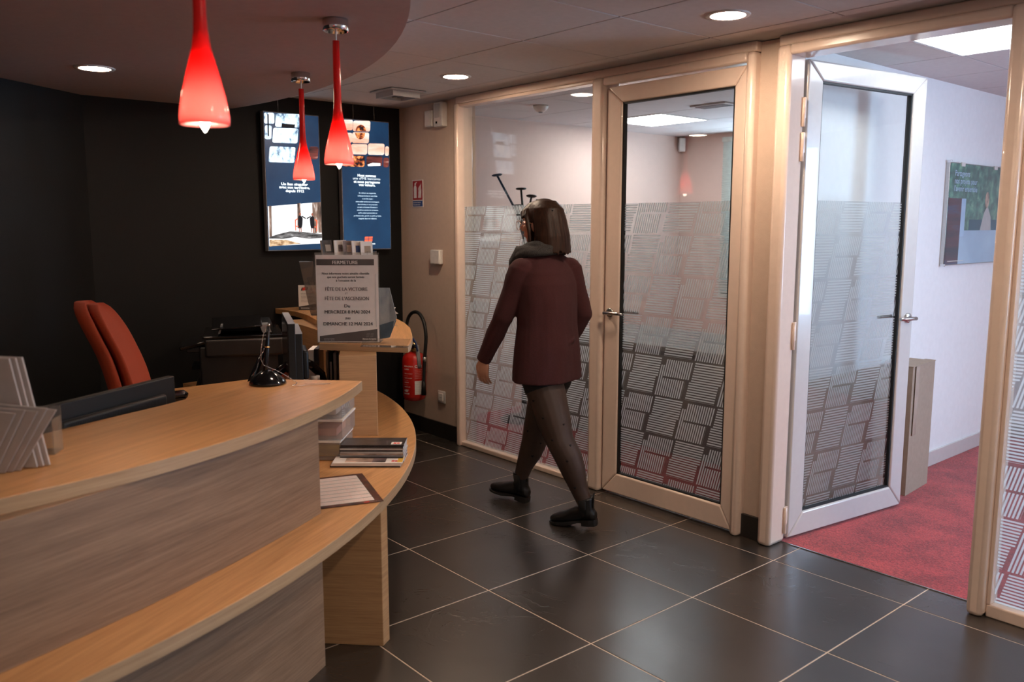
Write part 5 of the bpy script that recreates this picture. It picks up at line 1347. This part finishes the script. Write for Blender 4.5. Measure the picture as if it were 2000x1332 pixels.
# head
body.ell(hp_(-.012, 0, .022), (.098, .076, .098), HM)
body.ell(hp_(.028, 0, -.030), (.062, .056, .072), HM)
body.ell(hp_(.048, 0, -.078), (.030, .032, .026), HM)
body.tube([hp_(.080, 0, .018), hp_(.096, 0, -.005), hp_(.108, 0, -.024)], [.008, .010, .012], 10)
body.ell(hp_(.098, 0, -.030), (.012, .016, .008), HM)
body.ell(hp_(.080, 0, -.052), (.012, .022, .007), HM); body.ell(hp_(.078, 0, -.062), (.012, .019, .007), HM)
for s_ in (-1, 1):
    body.ell(hp_(.058, s_*.036, .030), (.030, .022, .008), HM)      # brow
    body.ell(hp_(.052, s_*.042, -.018), (.026, .020, .022), HM)     # cheek
    body.ell(hp_(-.005, s_*.078, -.010), (.018, .009, .030), HM)    # ear
# hands
def hand(mb, wr, d, palm_n, side, curl):
    """d: wrist-to-knuckle direction, palm_n: the way the palm looks, side: towards the thumb"""
    d = d.normalized(); side = (side-d*side.dot(d)).normalized(); pn = d.cross(side)
    if pn.dot(palm_n) < 0: pn = -pn
    pc = wr+d*.048
    m = Matrix((side, d, pn)).transposed().to_4x4()
    mb.ell(pc, (.037, .048, .0155), m); mb.tube([wr-d*.02, wr+d*.02, wr+d*.05], [(.024, .02), (.028, .017), (.033, .015)], 14, flat=pn)
    for k, (off, ln) in enumerate(((.030, .066), (.0105, .074), (-.0095, .069), (-.029, .055))):
        p = wr+d*.085+side*off; seg = ln/3; dd = (d+side*off*3.2).normalized(); pts = [p-d*.02, p]
        for q in range(3):
            dd = (dd*math.cos(curl)+pn*math.sin(curl)).normalized(); p = p+dd*seg*1.08; pts.append(p)
        mb.tube(pts, [.0088, .0084, .0078, .0072, .0062], 10); mb.ell(pts[-1], (.0062,)*3, seg=10, rg=6)
    t0 = wr+d*.022+side*.022; t1 = t0+d*.028+side*.022+pn*.008; t2 = t1+d*.028+side*.006+pn*.010; t3 = t2+d*.022+pn*.008
    mb.tube([t0-side*.01, t0, t1, t2, t3], [.013, .0125, .0108, .0098, .0078], 10); mb.ell(t3, (.0078,)*3, seg=10, rg=6)
# left arm swings forward: palm looks to her body, thumb leads
hand(body, wrL, V(-.16, .02, -1), -Lf, F, .34)
hand(body, wrR, V(-.30, -.10, -1), Lf, F, .40)
bd = evalmesh(body, 'body', 'skin', wm, .0040, 3)
# face details
for s_ in (-1, 1):
    e_ = build(MB().ell(hp_(.076, s_*.031, .008), (.011, .012, .010), HM, 14, 10), 'eye', 'eye_white', wm, world=True)
    ir = build(MB().ell(hp_(.084, s_*.031, .007), (.004, .0055, .0055), HM, 12, 8), 'iris', 'hair', e_); ir.data.transform(Matrix.Translation(-wm.location))
    br = MB().tube([hp_(.086, s_*.014, .030), hp_(.084, s_*.032, .036), hp_(.070, s_*.050, .031)], [.0022, .0028, .0015], 8)
    build(br, 'eyebrow', 'hair', wm, world=True)
    ls = MB().tube([hp_(.087, s_*.020, .015), hp_(.088, s_*.032, .018), hp_(.080, s_*.045, .012)], [.0012, .0016, .0010], 6)
    build(ls, 'eyelash', 'hair', wm, world=True)
lp = MB().tube([hp_(.079, -.022, -.0565), hp_(.090, -.008, -.054), hp_(.0915, 0, -.0555), hp_(.090, .008, -.054), hp_(.079, .022, -.0565)], [.002, .0042, .0040, .0042, .002], 8)
lp.tube([hp_(.079, -.019, -.059), hp_(.090, 0, -.063), hp_(.079, .019, -.059)], [.002, .005, .002], 8)
build(lp, 'lips', 'lips', wm, world=True)

# hair: shoulder-length bob, side fringe, half pinned back
hr = MB()
hr.ell(hp_(-.022, 0, .030), (.103, .089, .102), HM, 28, 18)
rs = []
for z_, a_, f_, c_ in ((.09, .060, .064, -.030), (.05, .083, .088, -.034), (.00, .092, .097, -.040), (-.04, .095, .096, -.045), (-.08, .100, .098, -.054), (-.112, .102, .094, -.062), (-.140, .096, .084, -.070), (-.152, .072, .060, -.076)):
    rs.append([hp_(c_+f_*.86*math.cos(t)*(1.0 if math.cos(t) < 0 else .62), a_*math.sin(t), z_+(.018*max(0, math.cos(t)))) for t in [2*PI*k/32 for k in range(32)]])
hr.rings(rs[::-1])
for s_ in (-1, 1):     # front locks beside the cheeks
    hr.tube([hp_(.040, s_*.052, .078), hp_(.034, s_*.074, .03), hp_(.014, s_*.082, -.03), hp_(.008, s_*.082, -.09), hp_(.004, s_*.076, -.125)], [(.018, .009), (.020, .011), (.022, .012), (.021, .012), (.010, .007)], 12)
hr.tube([hp_(.02, -.03, .118), hp_(.070, -.01, .098), hp_(.086, .030, .062), hp_(.068, .062, .032)], [(.028, .012), (.028, .012), (.022, .010), (.012, .007)], 12)
hr.tube([hp_(.02, -.03, .118), hp_(.070, -.035, .092), hp_(.078, -.060, .050), hp_(.060, -.075, .02)], [(.024, .012), (.020, .010), (.016, .008), (.010, .006)], 12)
def strand(side, ang0, r0_, z1_, off):
    c_ = math.cos(ang0); s_ = math.sin(ang0)
    return [hp_(-.028+.050*c_, .044*s_, .118), hp_(-.032+.086*c_, .076*s_, .078), hp_(-.038+.096*c_+off, .091*s_, .02), hp_(-.052+.100*c_+off, .100*s_, -.06), hp_(-.064+.100*c_, .101*s_, z1_-.012)]
for k in range(34):
    a_ = math.radians(75+210*k/33)
    hr.tube(strand(0, a_, 0, -.130+random.uniform(-.014, .012), random.uniform(-.003, .003)), [.006, .0085, .0095, .0095, .006], 8)
hair = evalmesh(hr, 'hair', 'hair', wm, .0042, 5)
cl = MB().ell(hp_(-.094, .046, .074), (.012, .018, .010), HM, 12, 8).tube([hp_(-.101, .032, .084), hp_(-.104, .048, .076), hp_(-.100, .062, .066)], .0035, 8)
build(cl, 'hair_clip', 'screen_grey', wm, world=True)

# glasses
gl = MB()
for s_ in (-1, 1):
    c_ = hp_(.112, s_*.034, -.004)
    pts = []
    for k in range(29):
        t = 2*PI*k/28; x_ = .027*math.cos(t); z_ = .024*math.sin(t)*(1.0 if math.sin(t) > 0 else 1.12)
        pts.append(c_+FL*x_+V(0, 0, z_)+FD*(-.004*abs(x_+s_*.02)/.03))
    gl.tube(pts, .0013, 6, cap=False)
    gl.tube([hp_(.108, s_*.061, .010), hp_(.100, s_*.074, .012), hp_(.02, s_*.086, .008), hp_(-.02, s_*.086, -.002)], .0016, 6)
gl.tube([hp_(.113, -.009, .002), hp_(.117, 0, .006), hp_(.113, .009, .002)], .0013, 6)
gg = build(gl, 'glasses', 'rose_gold', wm, world=True)
for s_ in (-1, 1):
    c_ = hp_(.1115, s_*.034, -.004); mb = MB()
    mb.add([c_+FL*(.026*math.cos(2*PI*k/20))+V(0, 0, .0245*math.sin(2*PI*k/20)) for k in range(20)], [tuple(range(20))])
    o = build(mb, 'lens', 'lens_glass', gg); o.data.transform(Matrix.Translation(-wm.location))

# tights with small hearts
tg = MB()
TR = [r+.0035 for r in LR]
cap_ends(tg, leg_pts(hipL, kneeL, ankL), TR); cap_ends(tg, leg_pts(hipR, kneeR, ankR), TR)
tg.rings([ring(pel+V(0, 0, -.07), .16, .112), ring(pel+V(0, 0, -.02), .17, .115), ring(pel+V(0, 0, .06), .15, .10)])
ti = evalmesh(tg, 'tights', 'tights', wm, .006, 6)
CAMP = V(0, 0, 1.53)
dgp = bpy.context.evaluated_depsgraph_get()
def heart(px_, py_, s_):
    """a woven heart lies on the stocking where the sight line meets it"""
    f_, yaw, pit = 1650., .863, .1372
    cy_, sy_, cp_, sp_ = math.cos(yaw), math.sin(yaw), math.cos(pit), math.sin(pit)
    fw = V(-sy_*cp_, cy_*cp_, -sp_); rr = V(cy_, sy_, 0); uu = rr.cross(fw)
    d_ = (fw+rr*((px_-1000)/f_)-uu*((py_-666)/f_)).normalized()
    ok, loc, nrm, ix = ti.ray_cast(CAMP-wm.location, d_)
    if not ok: return
    nrm = nrm.normalized(); ux = V(0, 0, 1).cross(nrm).normalized(); vy = nrm.cross(ux)
    pts = [(0, -1), (.95, .05), (.95, .6), (.5, .9), (0, .5), (-.5, .9), (-.95, .6), (-.95, .05)]
    base = [loc+ux*x*s_+vy*y*s_ for x, y in pts]
    mb = MB(); mb.add([p+nrm*.003 for p in base]+[p-nrm*.002 for p in base], [tuple(range(8)), tuple(range(15, 7, -1))]+[(i, (i+1) % 8, 8+(i+1) % 8, 8+i) for i in range(8)])
    h_ = build(mb, 'heart', 'black_cloth', ti)
for a in ((1042, 783, .0065), (1061, 817, .0065), (1101, 829, .005), (1079, 860, .006), (1114, 870, .006), (1108, 901, .007), (1040, 891, .0075), (1031, 842, .005), (1123, 953, .0065), (1056, 866, .005)): heart(*a)

# shorts
sh = MB()
sh.rings([ring(V(-3.15, 2.93, .735), .175, .125), ring(V(-3.15, 2.93, .80), .180, .130), ring(V(-3.155, 2.935, .90), .165, .12)])
for h_, k_l, dz in ((hipL, kneeL, .70), (hipR, kneeR, .71)):
    a_ = h_.lerp(k_l, (.80-dz)/(.80-.45)); sh.tube([a_, h_.lerp(k_l, .02), h_+V(0, 0, .04)], [.104, .108, .10], 22)
evalmesh(sh, 'shorts', 'black_cloth', wm, .006, 2)

# jacket: torso and sleeves as one cloth
jk = MB()
secs = [(V(-3.140, 2.925, .742), .212, .150), (V(-3.143, 2.927, .80), .207, .148), (V(-3.150, 2.932, .90), .196, .142), (V(-3.160, 2.940, 1.02), .180, .130), (V(-3.172, 2.950, 1.14), .182, .128),
        (V(-3.190, 2.962, 1.23), .188, .124), (V(-3.203, 2.970, 1.29), .176, .108), (V(-3.215, 2.975, 1.335), .138, .085), (V(-3.225, 2.980, 1.372), .090, .068), (V(-3.230, 2.982, 1.40), .062, .055)]
rs = []
for i, (c, a, b) in enumerate(secs):
    rg = ring(c, a, b, n=40, pw=.86)
    if i < 5:        # soft folds that run out towards the shoulders
        rg = [p+(p-c).normalized()*(.0045*math.sin(k*2*PI/40*5+1.0)*(1-i/6)+.003*math.sin(k*2*PI/40*9+i)) for k, p in enumerate(rg)]
    rs.append(rg)
jk.rings(rs)
def sleeve(s, e, w_, sd):
    top = s+V(0, 0, .008)
    cuff = w_+(w_-e).normalized()*.012
    pts = [s+(s-e).normalized()*-.0, s.lerp(e, .22), s.lerp(e, .5), s.lerp(e, .8), e, e.lerp(w_, .12), e.lerp(w_, .4), e.lerp(w_, .75), cuff]
    r_ = [.066, .064, .058, .053, .052, .050, .048, .043, .040]
    r_ = [r+.0022*math.sin(i*2.3+sd) for i, r in enumerate(r_)]
    jk.tube(pts, r_, 22); jk.ell(s, (.062, .062, .058)); jk.ell(e, (.0515,)*3)
sleeve(shL, elL, wrL, 0); sleeve(shR, elR, wrR, 1)
# shoulder yoke, crossing folds at the small of the back and along the left sleeve
jk.tube([shL+V(.0, .02, .010), V(-3.215, 2.90, 1.342), V(-3.22, 3.05, 1.342), shR+V(.0, -.02, .010)], [.045, .050, .050, .045], 16)
nb = -F
for p0, p1, p2, r_ in ((( -.115, 1.04), (-.03, 1.00), (.06, .97), .010), ((-.12, .98), (-.04, .945), (.03, .93), .009), ((.12, 1.10), (.07, 1.04), (.02, 1.02), .009), ((-.12, 1.22), (-.10, 1.15), (-.07, 1.08), .010)):
    P = []
    for (l_, z_) in (p0, p1, p2):
        # place on the back surface
        c_, a_, b_ = min(secs, key=lambda q: abs(q[0].z-z_))[:3]
        P.append(V(c_.x, c_.y, z_)+Lf*-l_*-1+nb*(b_*math.sqrt(max(.05, 1-(l_/a_)**2))-.0045))
    jk.tube(P, [.002, r_, .002], 10)
jkt = evalmesh(jk, 'jacket', 'jacket_cloth', wm, .0058, 5)
# hem and centre back vent line, cuffs buttons
for k in range(3):
    c_ = wrL+(elL-wrL).normalized()*(.004+.016*k)+(-F)*.040+Lf*.010
    build(MB().ell(c_, (.005, .005, .005), seg=10, rg=6), 'cuff_button', 'black_gloss', jkt).data.transform(Matrix.Translation(-wm.location))

# scarf: two wound loops and a tail down the left front
sc_ = MB()
def loop(c, a, b, r1, r2, tilt, ph, n=30):
    P = []; R = []
    for k in range(n+1):
        t = 2*PI*k/n
        P.append(Vector(c)+Lf*(a*math.cos(t))+F*(b*math.sin(t))+V(0, 0, tilt*math.sin(t)+.006*math.sin(3*t+ph)))
        R.append((r1+.004*math.sin(2*t+ph), r2+.003*math.sin(3*t+ph)))
    sc_.tube(P, R, 12, cap=False); 
    for k in range(0, n, 3): sc_.ell(P[k], (r1*.9, r1*.9, r2*.9), seg=10, rg=8)
loop((-3.242, 2.980, 1.398), .120, .092, .034, .026, -.014, 0)
loop((-3.246, 2.980, 1.378), .136, .106, .024, .022, -.022, 1.4)
loop((-3.248, 2.980, 1.418), .096, .078, .030, .020, -.006, 2.6)
P0 = V(-3.245, 2.985, 1.39)+Lf*.095+F*.07
sc_.tube([P0+V(0, 0, .02), P0+F*.03+Lf*.022+V(0, 0, -.05), P0+F*.035+Lf*.025+V(0, 0, -.12), P0+F*.04+Lf*.01+V(0, 0, -.22), P0+F*.04+V(0, 0, -.30)], [(.034, .026), (.038, .026), (.034, .022), (.036, .018), (.034, .012)], 12)
scf = evalmesh(sc_, 'scarf', 'scarf_knit', wm, .0055, 3)

# boots
def boot(ank, heel_xy, fd, pitch, zlift):
    """ank: ankle joint; fd: ground heading; pitch: sole tilt (toe down negative)"""
    fd = Vector(fd).normalized(); sd = V(0, 0, 1).cross(fd)
    f3 = (fd*math.cos(pitch)+V(0, 0, math.sin(pitch))); u3 = sd.cross(f3)*-1
    if u3.z < 0: u3 = -u3
    H = V(heel_xy[0], heel_xy[1], zlift)
    def W(x, y, z): return H+f3*x+sd*y+u3*z
    b = MB()
    # foot: rings along x
    rs = []
    for x, hw, top, bot in ((-.004, .020, .070, .030), (.012, .032, .090, .026), (.06, .034, .105, .026), (.11, .037, .092, .016), (.16, .044, .070, .010), (.205, .043, .056, .010), (.235, .032, .044, .012), (.250, .014, .034, .016)):
        rs.append([W(x, hw*math.copysign(abs(math.cos(t))**.8, math.cos(t)), (top+bot)/2+(top-bot)/2*math.copysign(abs(math.sin(t))**.85, math.sin(t))) for t in [2*PI*k/20 for k in range(20)]])
    b.rings(rs)
    top_ = ank+V(0, 0, .035); a0 = W(.045, 0, .06)
    b.tube([a0, a0.lerp(top_, .4), a0.lerp(top_, .8), top_], [.040, .041, .043, .045], 20)
    o = evalmesh(b, 'boot', 'boot_leather', wm, .0045, 3)
    s = MB(); out = [(-.006, .0), (.0, .026), (.03, .034), (.09, .032), (.15, .043), (.20, .046), (.238, .034), (.256, .012), (.256, -.010), (.238, -.030), (.20, -.042), (.15, -.038), (.09, -.030), (.03, -.034), (.0, -.026)]
    def plate(outl, z0_, z1_):
        n = len(outl); s.add([W(x, y, z0_) for x, y in outl]+[W(x, y, z1_) for x, y in outl], [tuple(range(n)), tuple(range(2*n-1, n-1, -1))]+[((i+1) % n, i, n+i, n+(i+1) % n) for i in range(n)])
    plate(out, .006, .020) if False else None
    so = MB(); 
    n = len(out)
    def lift(x): return .026 if x < .07 else (.026-.020*min(1, (x-.07)/.07))
    so.add([W(x, y, lift(x)-.006) for x, y in out]+[W(x, y, lift(x)+.006) for x, y in out], [tuple(range(n)), tuple(range(2*n-1, n-1, -1))]+[((i+1) % n, i, n+i, n+(i+1) % n) for i in range(n)])
    t1 = build(so, 'sole', 'boot_sole', o); t1.data.transform(Matrix.Translation(-wm.location))
    hl = MB(); ho = [(-.006, 0), (.0, .028), (.03, .034), (.068, .033), (.068, -.033), (.03, -.034), (.0, -.028)]; n = len(ho)
    hl.add([W(x, y, 0) for x, y in ho]+[W(x, y, .026) for x, y in ho], [tuple(range(n)), tuple(range(2*n-1, n-1, -1))]+[((i+1) % n, i, n+i, n+(i+1) % n) for i in range(n)])
    t2 = build(hl, 'heel', 'boot_sole', o); t2.data.transform(Matrix.Translation(-wm.location))
    pt = MB().tube([top_-fd*.044+V(0, 0, -.05), top_-fd*.046+V(0, 0, .0), top_-fd*.047+V(0, 0, .028)], [(.010, .002)]*3, 8, flat=-fd)
    t3 = build(pt, 'pull_tab', 'boot_leather', o); t3.data.transform(Matrix.Translation(-wm.location))
    gs = MB().tube([top_+sd*.044+V(0, 0, -.01), W(.050, .040, .085), W(.052, .038, .05)], [(.022, .003), (.018, .003), (.004, .002)], 8, flat=sd)
    t4 = build(gs, 'elastic_gusset', 'black_cloth', o); t4.data.transform(Matrix.Translation(-wm.location))
boot(ankL, (-2.835, 2.985), (-.93, -.36, 0), -.10, .026)
boot(ankR, (-3.385, 3.010), (-.965, -.26, 0), .13, .000)

# unseen desk, added to darken the gaps of the striped film
t = thing('added_desk', 'dark grey desk added to darken the striped film gaps of the meeting room', 'desk', (-3.72, 4.75, .004))
build(MB().box((-.85, -.42, .70), (.85, .42, .73)), 'desktop', 'ink_grey', t, bevel=.003)
build(MB().box((-.82, -.39, .02), (.82, -.36, .70)), 'front_panel', 'ink_grey', t, bevel=.002)
for q in (-.82, .79): build(MB().box((q, -.36, 0), (q+.03, .40, .70)), 'side_panel', 'ink_grey', t, bevel=.002)
